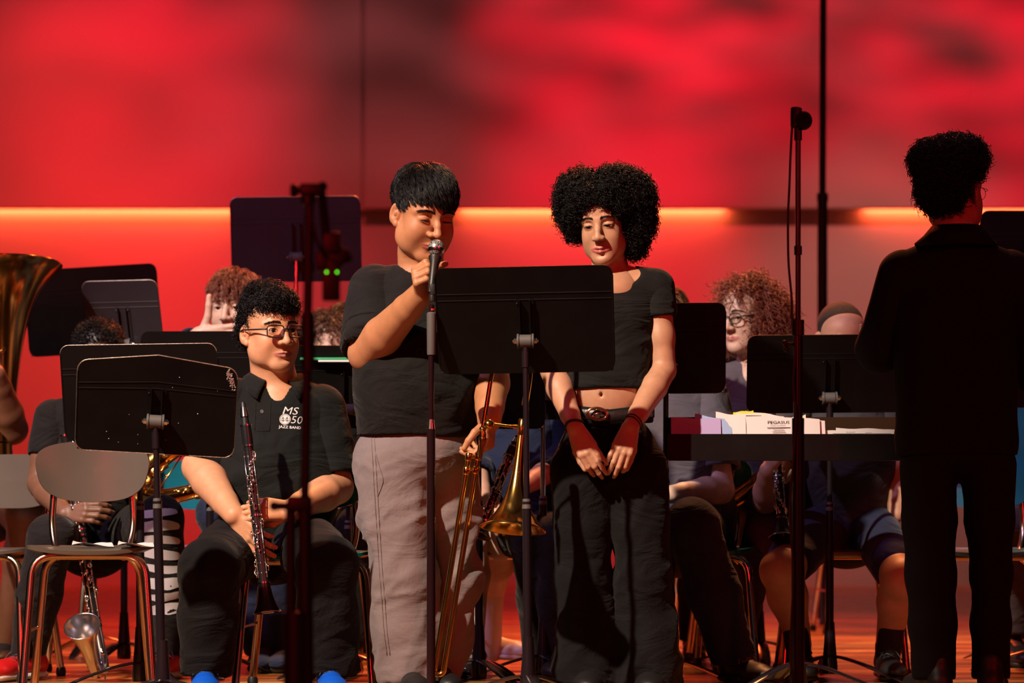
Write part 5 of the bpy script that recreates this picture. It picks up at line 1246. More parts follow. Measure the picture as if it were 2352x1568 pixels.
# ---- 1. the singing boy
def singer():
    Y = 7.86; Q = lambda x, y, dy=0: P(x, y, Y+dy)
    hd = Head(Q(972, 497, -.01), yaw=27, pitch=19, roll=1, sc=1.10, w=1.02, open=.28, look=(0, .5), cheek=1.14, jaw=1.04, nosew=1.15, lip=1.0)
    J = dict(neck=Q(968, 622, .05), shA=Q(862, 668, .03), shB=Q(1078, 690, .06), elA=Q(842, 812, -.07), wrA=P(968, 674, 7.555), elB=Q(1128, 845, .02), wrB=Q(1124, 965, -.14),
             hip=Q(958, 1000, .02), waist=Q(962, 880, -.01), hA=Q(905, 1060, 0), kA=Q(925, 1330, -.03), aA=Q(935, 1535, -.02), hB=Q(1022, 1060, .06), kB=Q(1028, 1330, .12), aB=Q(1005, 1520, .14))
    root, so, sh = person('boy in black top and taupe trousers singing into a handheld microphone', hd, J, TAN, top=M_BLACKFAB, pants=M_CHINO, shoes=(M_BLKSHOE, M_BLKSHOE, .27, M_BLKSHOE),
        hands={'A': dict(f=(-.15, -.75, .60), n=(1, .1, .05), thumb_side=1, curls=[(1.05, 1.2, .6), (1.15, 1.2, .6), (1.2, 1.2, .6), (1.25, 1.15, .6)], thumb=((.35, .55, .55), (.05, .5, .9), (-.1, .25, .9)), sc=.93, fat=1.12),
               'B': dict(f=(-.10, -.25, -1), n=(-.85, .35, .1), thumb_side=-1, curls=[(.7, .8, .4), (.9, .9, .5), (1.0, .95, .5), (1.1, .9, .5)], thumb=((.7, .5, .45), (.85, .1, .5), (.9, -.1, .5)), sc=.95, fat=1.05)},
        r=(.172, .186, .182), flat=.76, armr=(.058, .055, .036), detail=True, vox=.0055, neck_r=.062, neckline=(.074, 0), sleeves=(.90, .95), sl_r=(.080, .077), hem=(P(0, 1000, Y)[2], .172), tfold=.018,
        legr=(.112, .092, .090, .072), legB=(.098, .078, .072, .060), pfold=.020, face=dict(browthick=1.0, lash=1.4, seed=4, browdrop=.001), shoulder_r=.070, hipr=(.176, .140, .13), hipc=Q(960, 1035, .02), fwd=(.25, -.97, 0), )
    # rolled-up left sleeve: bunched rings of cloth above the elbow
    m = MB(); sh_, el = J['shA'], J['elA']
    for i, t in enumerate((.56, .67, .78, .88)):
        c = lerp(sh_, el, t); d = nrm(el-sh_); u = nrm(np.cross(d, V(1, .2, 0))); w_ = np.cross(d, u); rr = .0755-.0005*i
        pts = [c+(u*math.cos(a)+w_*math.sin(a))*(rr+.003*math.sin(3*a+i*2))+d*.012*math.sin(a*1+i*1.9) for a in np.linspace(0, 2*PI, 28, endpoint=False)]; m.tube(pts, .0085, 10, closed=True)
    m.build('rolled_sleeve', M_BLACKFAB, root, autos=False)
    # crew-neck rib
    # trouser side seam, doubled, and the pocket edge
    tr = [c for c in root.children if c.name.startswith('trousers')][0]; TT = BVHTree.FromPolygons([v.co+root.location for v in tr.data.vertices], [tuple(p.vertices) for p in tr.data.polygons])
    def on(x, y, out=.0012):
        p = Q(x, y); h_ = TT.ray_cast(Vector((p[0], Y-1.2, p[2])), Vector((0, 1, 0))); return V(h_[0])-V(0, out, 0) if h_[0] is not None else None
    for nm, path in (('side_seam', [(856, 1005), (860, 1060), (864, 1130), (869, 1210), (874, 1290), (880, 1370), (886, 1450), (892, 1500)]), ('side_seam', [(863, 1005), (867, 1060), (871, 1130), (876, 1210), (881, 1290), (887, 1370), (893, 1450), (899, 1500)]), ('pocket_edge', [(866, 1040), (876, 1075), (884, 1105), (872, 1140)])):
        m = MB(); pp = [on(*q) for q in spline([V(a, b, 0) for a, b in path], 5) for q in [(q[0], q[1])]]; pp = [q for q in pp if q is not None]
        if len(pp) > 3: m.tube(pp, .0014, 6); m.build(nm, M_CHINO, root, autos=False)
    # hair: thick, short, combed forward
    cond = lambda p: (p[:, 2] > .030+np.clip(-p[:, 1]-.015, -.09, .1)*.70) & ((p[:, 1] > -.022) | (p[:, 2] > .055)) & ((p[:, 1] > .03) | (p[:, 2] > .03)) & ((p[:, 2] > -.02)) | ((p[:, 1] > .045) & (p[:, 2] > -.045))
    def flow(p):
        front = np.clip((-p[:, 1]+.055)/.05, 0, 1); return np.stack([p[:, 0]*(5+5*(1-front))+.25*front, -1.0*front+.15, -.55-.8*(1-front)], 1)
    v, f = comb_hair(hd, 15000, cond, flow, lambda p: .034+.018*(p[:, 2] > .08), lambda p: .06+.16*np.clip(p[:, 2]/.12, 0, 1), rad=.00085, clump=420, wob=.0025, r=(.076, .099, .090), c=(0, .010, .050), K=10)
    c = Field(.005); c.ell(hd.T(0, .014, .056), V(.0795, .095, .086)*hd.sc*V(hd.q['w'], 1, 1), hd.R); c.cap(hd.T(-.05, -.085, .015), hd.T(.05, -.085, .015), .035, .035, .02, 's'); c.ell(hd.T(0, -.075, -.01), V(.09, .075, .078)*hd.sc, hd.R, .006, 's'); c.ell(hd.T(0, .0, -.045), V(.12, .07, .060)*hd.sc, hd.R, .01, 's'); cv, cf = c.mesh()
    v, f = merge([(v, f), (cv, cf)]); mk('hair', v, f, M_BLACKHAIR, root)
    # letters on the shirt front
    T = BVHTree.FromPolygons([Vector(a) for a in sh[0]], [tuple(int(i) for i in a) for a in sh[1]])
    stamp(root, T, 'CO', 975, 817, 30, 20, mat('black_rubber_print', (.022, .018, .018), .35), Y)
    return J
def stamp(root, T, txt, px, py, wpx, hpx, material, Y, name='printed_letters', shear=0.0, bold=0.0, out=.0015, slope=0.0):
    s = FPX/Y; c = P(px, py, Y-.6); o = text(txt, (0, 0, 0), hpx/s, wpx/s, material, None, name, shear=shear, bold=bold)
    cc = P(px, py, Y); me = o.data
    for q in me.vertices:
        x, z = q.co.x+cc[0], q.co.z+cc[2]+slope*q.co.x; hit = T.ray_cast(Vector((x, Y-1.2, z)), Vector((0, 1, 0)))
        y = hit[0].y-out if hit[0] is not None else Y-.15; q.co = (x-root.location.x, y-root.location.y, z)
    o.parent = root; return o
SJ = singer()

# ---- 2. the girl
def girl():
    Y = 7.92; Q = lambda x, y, dy=0: P(x, y, Y+dy)
    hd = Head(Q(1387, 517, 0), yaw=-14, pitch=13, roll=-4, sc=.985, w=.94, open=.55, look=(-.1, .35), cheek=.92, jaw=.90, nosew=.95, lip=1.15, mouth=.0025, chin=.9, nose=.55)
    J = dict(neck=Q(1403, 628, .05), shA=Q(1300, 668, .04), shB=Q(1508, 660, .04), elA=Q(1270, 850, .02), wrA=Q(1322, 985, -.14), elB=Q(1524, 850, .02), wrB=Q(1448, 982, -.15),
             hip=Q(1395, 1000, .02), waist=Q(1395, 900, 0), hA=Q(1335, 1080, .0), kA=Q(1342, 1330, .02), aA=Q(1350, 1560, .04), hB=Q(1462, 1080, 0), kB=Q(1478, 1330, .0), aB=Q(1490, 1560, .02))
    root, so, sh = person('girl with big curly black hair, black crop top and clasped hands', hd, J, CARAM, top=M_BLACKFAB, pants=M_DENIM, shoes=(M_BLKSHOE, M_BLKSHOE, .25),
        hands={'A': dict(f=(.42, -.25, -.75), n=(.25, .9, -.15), thumb_side=-1, curls=[(.45, .55, .3), (.35, .45, .3), (.2, .3, .2), (.12, .2, .2)], thumb=((.85, .35, .2), (.95, .1, .2), (1, 0, .1)), sc=.97, fat=.92, spread=.03),
               'B': dict(f=(-.33, -.34, -.85), n=(-.15, .9, -.3), thumb_side=1, curls=[(.65, .75, .4), (.5, .6, .35), (.42, .5, .3), (.35, .4, .3)], thumb=((.85, .35, .4), (.95, .05, .4), (1, 0, .3)), sc=.97, fat=.92, spread=.05)},
        r=(.138, .112, .140), flat=.74, armr=(.043, .038, .025), detail=True, vox=.005, neck_r=.047, neckline=(.072, 0), sleeves=(.42, .36), sl_r=(.056, .056), hem=(P(0, 893, Y)[2], .112), tfold=.008,
        legr=(.094, .078, .084, .104), pfold=.014, face=dict(browthick=.75, lash=1.7, seed=9), shoulder_r=.050, belly=True, navel=Q(1381, 906, -.076), hipr=(.150, .112, .13), hipc=Q(1398, 1040, .02), necksub=(.075, .012, (.098, .075, .062)))
    # waistband, belt, buckle
    zc = P(0, 950, Y)[2]; c = V(J['hip'][0]+.003, J['hip'][1]-.003, zc)
    for nm, zz, hh, ro, mt in (('waistband', 0, .026, 0, M_DENIM), ('belt', .004, .016, .0035, mat('black_leather', (.012, .010, .010), .35, bump=.2, bscale=200))):
        vs = []; n = 64
        for k, (dr, dz) in enumerate(((0, -1), (.003, -.8), (.003, .8), (0, 1), (-.01, 1), (-.01, -1))):
            for i in range(n):
                a = 2*PI*i/n; x = math.cos(a); y = math.sin(a); dip = -.016*(1-abs(x)) if y < 0 else .0
                vs.append(c+V(x*(.134+dr+ro), y*(.100+dr+ro), zz+dz*hh+dip))
        fs = [(k*n+i, k*n+(i+1) % n, ((k+1) % 6)*n+(i+1) % n, ((k+1) % 6)*n+i) for k in range(6) for i in range(n)]
        mk(nm, np.array(vs), fs, mt, root)
    b = Q(1370, 953); b = V(b[0], c[1]-.113, b[2]); m = MB(); tl = rotm(0, .12, 0)
    g = lambda x, z, y=0: b+tl@V(x, y, z)
    m.tube([g(.031*math.cos(a), .0185*math.sin(a)) for a in np.linspace(0, 2*PI, 40, endpoint=False)], .0028, 8, closed=True)
    m.tube([g(.022*math.cos(a)-.006, .0145*math.sin(a)+.001, -.003) for a in np.linspace(.5, 5.4, 26)], .0026, 8)
    m.tube([g(.022*math.cos(a)+.006, .0145*math.sin(a)-.001, -.003) for a in np.linspace(3.6, 8.5, 26)], .0026, 8)
    m.tube([g(-.012, -.003, -.004), g(.012, .003, -.004)], .0022, 8); m.ball(g(0, 0, -.004), .0042, 10)
    m.build('belt_buckle', mat('rose_gold_metal', (.72, .36, .24), .2, metal=1), root, autos=False)
    # navel
    # hoops, necklace, wrist bands
    for x in (-1, 1):
        m = MB(); e = hd.T(x*.0755, .004, -.046); m.tube([e+hd.D(0, .010*math.cos(a), .0115*math.sin(a))+V(x*.001, 0, 0) for a in np.linspace(0, 2*PI, 24, endpoint=False)], .0010, 6, closed=True); m.build('hoop_earring', M_SILVER, root, autos=False)
    nb = J['neck']; pts = []
    for a in np.linspace(PI*1.06, PI*1.94, 22): pts.append(nb+V(math.cos(a)*.068, math.sin(a)*.060-.018, -.004+.046*math.sin(a)))
    T = BVHTree.FromPolygons([Vector(a) for a in np.array([list(v.co) for v in root.children[0].data.vertices])+V(root.location)], [tuple(p.vertices) for p in root.children[0].data.polygons])
    q = []
    for p in pts:
        h_ = T.ray_cast(Vector((p[0], p[1]-.3, p[2])), Vector((0, 1, 0))); q.append(V(h_[0])-V(0, .0015, 0) if h_[0] is not None else p)
    m = MB(); m.tube(q, .0009, 6); 
    for p in q[::3]: m.ball(p, .0022, 8)
    m.build('necklace', M_SILVER, root, autos=False)
    for w_, e, ts, nm, mt in (('wrA', 'elA', (.04, .055), 'wrist_band', M_PLASTIC), ('wrB', 'elB', (.06, .10), 'hair_tie', M_PLASTIC)):
        m = MB()
        for t in ts:
            cc = lerp(J[w_], J[e], t); d = nrm(J[e]-J[w_]); u = nrm(np.cross(d, V(0, 1, 0))); v_ = np.cross(d, u)
            m.tube([cc+(u*math.cos(a)+v_*math.sin(a))*.0285+d*.003*math.sin(a*2) for a in np.linspace(0, 2*PI, 24, endpoint=False)], .0026 if w_ == 'wrA' else .0019, 6, closed=True)
        m.build(nm, mt, root, autos=False)
    # hair: two big rounded masses parted in the middle, falling to the jaw on her left
    lobes = [((-.066, .010, .112), (.078, .092, .066)), ((-.096, .015, .070), (.060, .083, .082)), ((-.096, .022, .020), (.038, .06, .060)), ((.052, .010, .112), (.076, .092, .068)), ((.102, .020, .078), (.070, .083, .083)),
             ((.112, .022, .010), (.054, .066, .078)), ((.088, .035, -.060), (.034, .045, .050)), ((0, .06, .06), (.10, .07, .09)), ((-.035, -.068, .098), (.044, .026, .030)), ((.038, -.064, .100), (.044, .030, .032)), ((.074, -.046, .068), (.024, .034, .034)), ((-.072, -.044, .066), (.020, .032, .034))]
    cond = lambda p: ~((p[:, 1] < -.06) & (np.abs(p[:, 0]) < .055) & (p[:, 2] < .070))
    afro_hair(hd, root, lobes, 6000, .020, .0056, 2.7, .0013, M_BLACKHAIR, seed=20, core=.83, K=18, grav=.25, cond=cond)
    return J
GJ = girl()

# ---- 3. the seated boy in glasses
def clar():
    Y = 8.2; Q = lambda x, y, dy=0: P(x, y, Y+dy)
    hd = Head(Q(620, 768, .0), yaw=33, pitch=1, roll=-2, sc=1.03, w=1.03, open=1.2, look=(.22, 0), cheek=1.0, jaw=.97, nosew=1.1, lip=.9)
    J = dict(neck=Q(636, 893, .04), shA=Q(537, 925, .02), shB=Q(737, 940, .06), elA=Q(458, 1072, -.02), wrA=Q(538, 1183, -.27), elB=Q(772, 1118, .02), wrB=Q(667, 1172, -.27),
             hip=Q(625, 1245, .06), waist=Q(640, 1120, .0), hA=Q(560, 1240, .0), kA=Q(480, 1305, -.42), aA=Q(470, 1520, -.36), hB=Q(690, 1240, 0), kB=Q(752, 1300, -.42), aB=Q(758, 1515, -.36))
    root, so, sh = person('seated boy in glasses and black polo shirt, turned to the right', hd, J, LIGHT if False else ((.60, .295, .155), (.48, .16, .12)), top=M_POLO, pants=M_DENIM, shoes=(M_BLUESHOE, M_BLKSHOE, .28, M_BLKSHOE),
        hands={'A': dict(f=(.62, -.22, -.70), n=(.55, .75, -.1), thumb_side=-1, curls=[(.25, .35, .25), (.3, .4, .25), (.35, .45, .3), (.45, .5, .3)], thumb=((.75, .35, .7), (.8, .1, .7), (.85, 0, .6)), sc=1.0, fat=1.05, spread=.04),
               'B': dict(f=(-.92, -.22, .05), n=(-.1, .95, -.3), thumb_side=1, curls=[(.25, .45, .3), (.3, .45, .3), (.35, .45, .3), (.4, .45, .3)], thumb=((.65, .35, .7), (.75, -.1, .7), (.8, -.2, .6)), sc=.98, fat=1.05, spread=.08)},
        r=(.185, .180, .172), flat=.70, armr=(.056, .054, .033), detail=True, vox=.0055, neck_r=.064, neckline=(.070, 0), sleeves=(.90, .86), sl_r=(.080, .077), hem=(P(0, 1275, Y)[2], .15), tfold=.012,
        legr=(.100, .086, .082, .072), pfold=.016, face=dict(browthick=1.0, lash=1.0, seed=5), shoulder_r=.068, necksub=(.055, -.005, (.034, .05, .075)), fwd=(.15, -.98, 0))
    glasses(hd, root, M_PLASTIC, wid=.0205, hgt=.0180, rad=.0021, y=-.107, rnd=5, z0=.005)
    collar(root, J['neck']+V(-.004, .0, .0), (.15, -.98, 0), on=so, r_in=.070, r_out=.108, h_in=.040, drop=.032, point=.012, gap=.46)
    # placket and button
    T = BVHTree.FromPolygons([Vector(a) for a in sh[0]], [tuple(int(i) for i in a) for a in sh[1]])
    def onto(x, y, out=.001):
        p = Q(x, y); h_ = T.ray_cast(Vector((p[0], Y-1.2, p[2])), Vector((0, 1, 0))); return V(h_[0])-V(0, out, 0) if h_[0] is not None else p-V(0, .16, 0)
    m = MB()
    for x in (592, 626): m.tube([onto(x, y, .0005) for y in range(918, 1000, 12)], .0016, 6)
    m.tube([onto(x, 992, .0005) for x in (592, 604, 615, 626)], .0016, 6); m.build('placket', M_POLO, root, autos=False)
    m = MB(); m.lathe([(0, .0052), (.002, .0056), (.0026, .0040), (.0014, .0022)], onto(607, 947, -.0005), (0, -1, 0), 16); m.build('button', M_RUBBER, root)
    stamp(root, T, 'MS', 672, 945, 36, 17, M_WHITEPR, Y, shear=.25, slope=-.05); stamp(root, T, '50', 686, 966, 26, 17, M_WHITEPR, Y, shear=.2, bold=-.005, slope=-.05); stamp(root, T, 'JAZZ BAND', 671, 984, 50, 8, M_WHITEPR, Y, bold=.015, slope=-.05)
    # round badge with a suspension bridge
    m = MB(); C = (660, 965); R_ = 12.5; ring = [onto(C[0]+R_*math.cos(a), C[1]+R_*math.sin(a), .0022) for a in np.linspace(0, 2*PI, 30, endpoint=False)]
    m.add([onto(C[0], C[1], .0022)]+ring, [(0, i+1, (i+1) % 30+1) for i in range(30)]); m.build('round_badge', M_WHITEPR, root, smooth=False, autos=False)
    m = MB(); m.tube([onto(C[0]+10.8*math.cos(a), C[1]+10.8*math.sin(a), .0027) for a in np.linspace(0, 2*PI, 30, endpoint=False)], .0005, 5, closed=True)
    for x in (-4.5, 4.5): m.tube([onto(C[0]+x, C[1]-6, .0027), onto(C[0]+x, C[1]+6, .0027)], .0009, 5)
    m.tube([onto(C[0]-9, C[1]+3, .0027), onto(C[0]+9, C[1]+3, .0027)], .0007, 5)
    m.tube([onto(C[0]-9, C[1]+1, .0027), onto(C[0]-4.5, C[1]-5, .0027), onto(C[0]-2, C[1]-1, .0027), onto(C[0], C[1], .0027), onto(C[0]+2, C[1]-1, .0027), onto(C[0]+4.5, C[1]-5, .0027), onto(C[0]+9, C[1]+1, .0027)], .0005, 5); m.build('bridge_drawing', M_INK, root, autos=False)
    lobes = [((0, .012, .072), (.086, .104, .086)), ((0.0, -.050, .092), (.060, .046, .046)), ((0, .055, .02), (.078, .060, .075)), ((.0, .02, .115), (.060, .075, .045))]
    cond = lambda p: ((p[:, 1] > -.005) | (p[:, 2] > .060)) & ((p[:, 1] > .032) | (p[:, 2] > .020)) & ((p[:, 2] > -.045)) & ~((p[:, 1] < -.05) & (p[:, 2] < .066))
    # core trimmed by cond through a smaller factor
    F = Field(.005); F.ell(hd.T(0, .018, .062), V(.079, .094, .082)*hd.sc, hd.R); F.ell(hd.T(0, -.085, .0), V(.10, .070, .066)*hd.sc, hd.R, .01, 's'); F.ell(hd.T(0, -.01, -.045), V(.13, .055, .065)*hd.sc, hd.R, .01, 's'); cv, cf = F.mesh()
    pr = [(cv, cf)]
    for i, (c, r) in enumerate(lobes):
        cc = lambda p, i=i: np.all([(((p-V(c2))/V(r2))**2).sum(1) > .75 for j, (c2, r2) in enumerate(lobes) if j != i], axis=0) & cond(p)
        p, n = sample_ell(1000, c, V(r)*.86, 40+i, cc); pr.append(curl_hair(hd.T(p), n@hd.R.T, .019, .0060, 1.9, .0012, .25, K=14, seed=60+i))
    v, f = merge(pr); mk('hair', v, f, M_BLACKHAIR, root)
clar()

# ---- 4. the suited man seen from behind
def conductor():
    Y = 7.72; Q = lambda x, y, dy=0: P(x, y, Y+dy); f = nrm((.30, .95, 0))
    hd = Head(Q(2188, 447, .0), yaw=180-32, pitch=-2, roll=0, sc=1.06, w=1.0, open=1)
    J = dict(neck=Q(2196, 560, -.03), shA=Q(2075, 632, .0), shB=Q(2318, 632, 0), elA=Q(2022, 800, .08), wrA=Q(2010, 800, .30), elB=Q(2378, 850, .08), wrB=Q(2395, 800, .30),
             hip=Q(2198, 1010, 0), waist=Q(2196, 860, 0), hA=Q(2132, 1070, 0), kA=Q(2137, 1320, .0), aA=Q(2146, 1530, .02), hB=Q(2270, 1070, 0), kB=Q(2277, 1320, .0), aB=Q(2276, 1525, .02))
    root, so, sh = person('man in a black suit standing with his back to the camera', hd, J, ((.45, .24, .15), (.4, .14, .12)), top=M_SUIT, pants=M_SUIT, shoes=(M_BLKSHOE, M_BLKSHOE, .29), hands={'A': dict(f=(0, 1, .3), n=(0, -.3, 1), thumb_side=1), 'B': dict(f=(0, 1, .3), n=(0, -.3, 1), thumb_side=-1)},
        r=(.188, .168, .182), flat=.66, armr=(.05, .045, .028), vox=.007, neck_r=.056, neckline=(.052, .075), trap=.070, sleeves=(1.9, 1.9), sl_r=(.076, .060), hem=(P(0, 1046, Y)[2], .165), tfold=.005, legr=(.084, .070, .064, .062), legB=(.082, .056, .054, .056), pfold=.004, shirtname='jacket', shoulder_r=.068, fwd=(0, 1, 0), hipr=(.165, .12, .12), hvox=.003, shoe_d={'A': (-.15, 1), 'B': (.2, 1)})
    collar(root, J['neck']+V(0, .0, .0), (.0, 1, 0), on=so, r_in=.060, r_out=.112, h_in=.040, drop=.052, point=.0, gap=.5, material=M_SUIT)
    glasses(hd, root, M_SILVER, wid=.020, hgt=.019, rad=.0010, y=-.106, rnd=2.2)
    lobes = [((0, .020, .075), (.086, .098, .085)), ((0, .060, .018), (.074, .055, .068)), ((0, -.03, .115), (.072, .070, .048)), ((-.05, .03, .10), (.05, .07, .05)), ((.05, .02, .10), (.05, .07, .05))]
    pr = []; F = Field(.005); F.ell(hd.T(0, .024, .060), V(.086, .092, .086)*hd.sc, hd.R); F.ell(hd.T(0, .058, .005), V(.070, .045, .058)*hd.sc, hd.R, .03); F.ell(hd.T(0, -.09, .0), V(.10, .070, .066)*hd.sc, hd.R, .01, 's'); F.ell(hd.T(0, -.03, -.05), V(.13, .055, .07)*hd.sc, hd.R, .01, 's')
    for x in (-1, 1): F.ell(hd.T(x*.085, .01, -.01), V(.026, .042, .044)*hd.sc, hd.R, .006, 's')
    pr.append(F.mesh())
    cond = lambda p: ((p[:, 1] > .030) | (p[:, 2] > .050)) & (p[:, 2] > -.055) & ~((p[:, 1] < -.05) & (p[:, 2] < .07)) & ~((np.abs(p[:, 0]) > .045) & (p[:, 2] < .030) & (p[:, 1] < .06))
    for i, (c, r) in enumerate(lobes):
        cc = lambda p, i=i: np.all([(((p-V(c2))/V(r2))**2).sum(1) > .75 for j, (c2, r2) in enumerate(lobes) if j != i], axis=0) & cond(p)
        p, n = sample_ell(1100, c, V(r)*.90, 140+i, cc); n = n+V(0, .3, -.5); pr.append(curl_hair(hd.T(p), n@hd.R.T, .022, .0080, 1.7, .0016, .35, K=14, seed=160+i))
    v, f_ = merge(pr); mk('hair', v, f_, M_BLACKHAIR, root)
conductor()

# ---- 5. players behind
def short_hair(hd, root, material, N=2600, lift=.10, length=.035, clump=120, top=0, seed=3, rad=.0013, wob=.003, long_=False):
    cond = lambda p: ((p[:, 1] > .0) | (p[:, 2] > .060)) & ((p[:, 1] > .030) | (p[:, 2] > .02)) & (p[:, 2] > -.045)
    flow = lambda p: np.stack([p[:, 0]*6, -1.0*np.clip((-p[:, 1]+.05)/.05, 0, 1)+.2, -.6+0*p[:, 0]], 1)
    v, f = comb_hair(hd, N, cond, flow, lambda p: length+.0*p[:, 0], lambda p: lift+.10*np.clip(p[:, 2]/.1, 0, 1), rad=rad, clump=clump, wob=wob, K=7, seed=seed)
    c = Field(.006); c.ell(hd.T(0, .014, .056), V(.080, .096, .086)*hd.sc, hd.R); c.ell(hd.T(0, -.082, .0), V(.10, .070, .066)*hd.sc, hd.R, .01, 's'); c.ell(hd.T(0, -.01, -.045), V(.13, .06, .062)*hd.sc, hd.R, .01, 's'); cv, cf = c.mesh()
    v, f = merge([(v, f), (cv, cf)]); return mk('hair', v, f, material, root)

def bassboy():
    Y = 8.95; Q = lambda x, y, dy=0: P(x, y, Y+dy)
    hd = Head(Q(226, 835, 0), yaw=10, pitch=22, sc=1.0, open=.6)
    J = dict(neck=Q(215, 920, .03), shA=Q(122, 960, .02), shB=Q(320, 975, .04), elA=Q(92, 1110, -.02), wrA=Q(150, 1180, -.28), elB=Q(345, 1120, 0), wrB=Q(230, 1085, -.27), hip=Q(215, 1225, .05), waist=Q(215, 1100, 0),
             hA=Q(165, 1230, 0), kA=Q(118, 1235, -.42), aA=Q(62, 1480, -.30), hB=Q(275, 1230, 0), kB=Q(368, 1190, -.36), aB=Q(395, 1455, -.22))
    root, so, sh = person('player in black behind the empty chair, one trouser leg printed with bones', hd, J, DARK, top=M_BLACKFAB, pants=M_BLACKFAB, shoes=(M_REDSHOE, M_WHITESH, .27, M_BLKSHOE), vox=.007, r=(.155, .15, .15),
        hands={'A': dict(f=(.8, -.4, .05), n=(.1, .9, -.2), thumb_side=1, curls=[(.4, .6, .4)]*4), 'B': dict(f=(-.9, -.3, 0), n=(0, .9, -.2), thumb_side=1, curls=[(.4, .6, .4)]*4)}, legr=(.082, .072, .066, .054), pfold=.008, shoe_d={'A': (-.5, -.9), 'B': (-.25, -1)})
    afro_hair(hd, root, [((0, .018, .072), (.090, .102, .082)), ((0, .05, .02), (.080, .065, .07))], 3000, .013, .0035, 2.5, .0011, M_BLACKHAIR, seed=70, core=.90, K=9, cond=lambda p: ((p[:, 1] > .0) | (p[:, 2] > .066)))
    # printed bones on the right-hand trouser leg: curved rib shapes wrapped on the shin
    m = MB(); k, a = J['kB'], J['aB']; d = nrm(a-k)
    bone = mat('white_bone_print', (.50, .48, .50), .9)
    for i in range(8):
        c = lerp(k, a, -.05+i*.118)+V(0, -.0, 0); R_ = (.076 if i < 3 else .071); 
        n = 11; vs = []
        for s_ in (0, 1):
            for j in range(n):
                an = math.radians(-150+j*12.0) if i % 2 == 0 else math.radians(-158+j*12.5); w_ = (.017+.004*math.sin(i*3))*math.sin(PI*(j+.6)/(n+.2))**.4
                vs.append(c+V(math.cos(an)*R_, math.sin(an)*R_*1.0, 0)+d*(w_*(1 if s_ else -1)+.006*math.sin(an*2+i)))
        m.add(vs, [(j, j+1, n+j+1, n+j) for j in range(n-1)])
    o = m.build('bone_print', bone, root, smooth=True, autos=False); sm = o.modifiers.new('on_cloth', 'SHRINKWRAP'); sm.target = [c_ for c_ in root.children if c_.name.startswith('trousers')][0]; sm.offset = .0015; sm.wrap_mode = 'OUTSIDE_SURFACE'
    ss = o.modifiers.new('s', 'SUBSURF'); ss.levels = 1; ss.render_levels = 1; o.modifiers.move(1, 0)
    for s_ in 'AB':   # white swoosh-free heel panel on each shoe
        an = J['a'+s_]; m = MB(); m.tube([V(an[0]-.036, an[1]-.02, .045), V(an[0], an[1]+.055, .07), V(an[0]+.036, an[1]-.02, .045)], .014, 8, sub=5); m.build('heel_panel', M_WHITESH, root, autos=False)
bassboy()

def blond():
    Y = 9.55; Q = lambda x, y, dy=0: P(x, y, Y+dy)
    hd = Head(Q(540, 712, 0), yaw=-14, pitch=4, sc=1.06, open=.8)
    J = dict(neck=Q(550, 812, .04), shA=Q(470, 850, .02), shB=Q(655, 850, .04), elA=Q(392, 822, -.15), wrA=Q(452, 772, -.30), elB=Q(690, 980, 0), wrB=Q(640, 1060, -.2), hip=Q(560, 1130, .03), waist=Q(560, 1010, 0), hA=Q(520, 1140, 0), kA=Q(500, 1180, -.42), aA=Q(610, 1480, -.36), hB=Q(600, 1140, 0), kB=Q(620, 1200, -.42), aB=Q(655, 1480, -.36))
    root, so, sh = person('auburn-haired player holding a hand in front of the mouth', hd, J, FAIR, top=M_NAVY, pants=M_NAVY, shoes=(M_NAVY, M_BLKSHOE, .28), vox=.007, r=(.15, .14, .15), sleeves=(1.85, 1.85), sl_r=(.062, .048), face=dict(hair=M_BROWNHAIR),
        hands={'A': dict(f=(.93, -.25, -.02), n=(-.05, .9, .1), thumb_side=1, curls=[(.15, .35, .3), (.15, .3, .3), (.15, .3, .3), (.15, .3, .2)], thumb=((.35, .9, 0), (.1, 1, 0), (.05, 1, 0)), sc=1.16, spread=.1)}, legr=(.08, .07, .062, .056))
    short_hair(hd, root, M_AUBURN, N=4200, lift=.24, length=.045, clump=150, wob=.006)
    return
blond()

def curlyglasses():
    Y = 9.35; Q = lambda x, y, dy=0: P(x, y, Y+dy)
    hd = Head(Q(1712, 735, .0), yaw=-42, pitch=4, sc=1.0, open=.8, w=.97)
    J = dict(neck=Q(1735, 835, .04), shA=Q(1640, 880, .0), shB=Q(1840, 880, .05), elA=Q(1610, 1040, -.02), wrA=Q(1600, 1130, -.25), elB=Q(1850, 1040, 0), wrB=Q(1790, 1100, -.25), hip=Q(1720, 1165, .03), waist=Q(1730, 1030, 0), hA=Q(1670, 1170, 0), kA=Q(1640, 1165, -.42), aA=Q(1660, 1450, -.1), hB=Q(1765, 1170, 0), kB=Q(1770, 1150, -.40), aB=Q(1690, 1450, -.3))
    root, so, sh = person('player with long auburn ringlets and dark round glasses, facing left', hd, J, FAIR, top=M_GREYFAB, pants=M_GREYFAB, shoes=(M_BLKSHOE, M_BLKSHOE, .26), vox=.007, r=(.14, .13, .14), sleeves=(.8, .8), face=dict(hair=M_BROWNHAIR), legr=(.08, .068, .06, .05),
        hands={'A': dict(f=(.2, -.9, -.2), n=(0, -.1, -1), thumb_side=1)})
    glasses(hd, root, M_PLASTIC, wid=.019, hgt=.0185, rad=.0024, y=-.108, rnd=2.3)
    lobes = [((0, .02, .075), (.092, .10, .080)), ((.07, .045, .01), (.055, .075, .10)), ((-.07, .04, .01), (.035, .065, .09)), ((.03, .085, .0), (.09, .06, .11)), ((.085, .03, -.06), (.045, .06, .07))]
    cond = lambda p: ~((p[:, 1] < -.03) & (p[:, 2] < .060))
    afro_hair(hd, root, lobes, 3000, .050, .0085, 2.0, .0018, M_AUBURN, seed=90, core=.88, K=12, grav=.5, cond=cond)
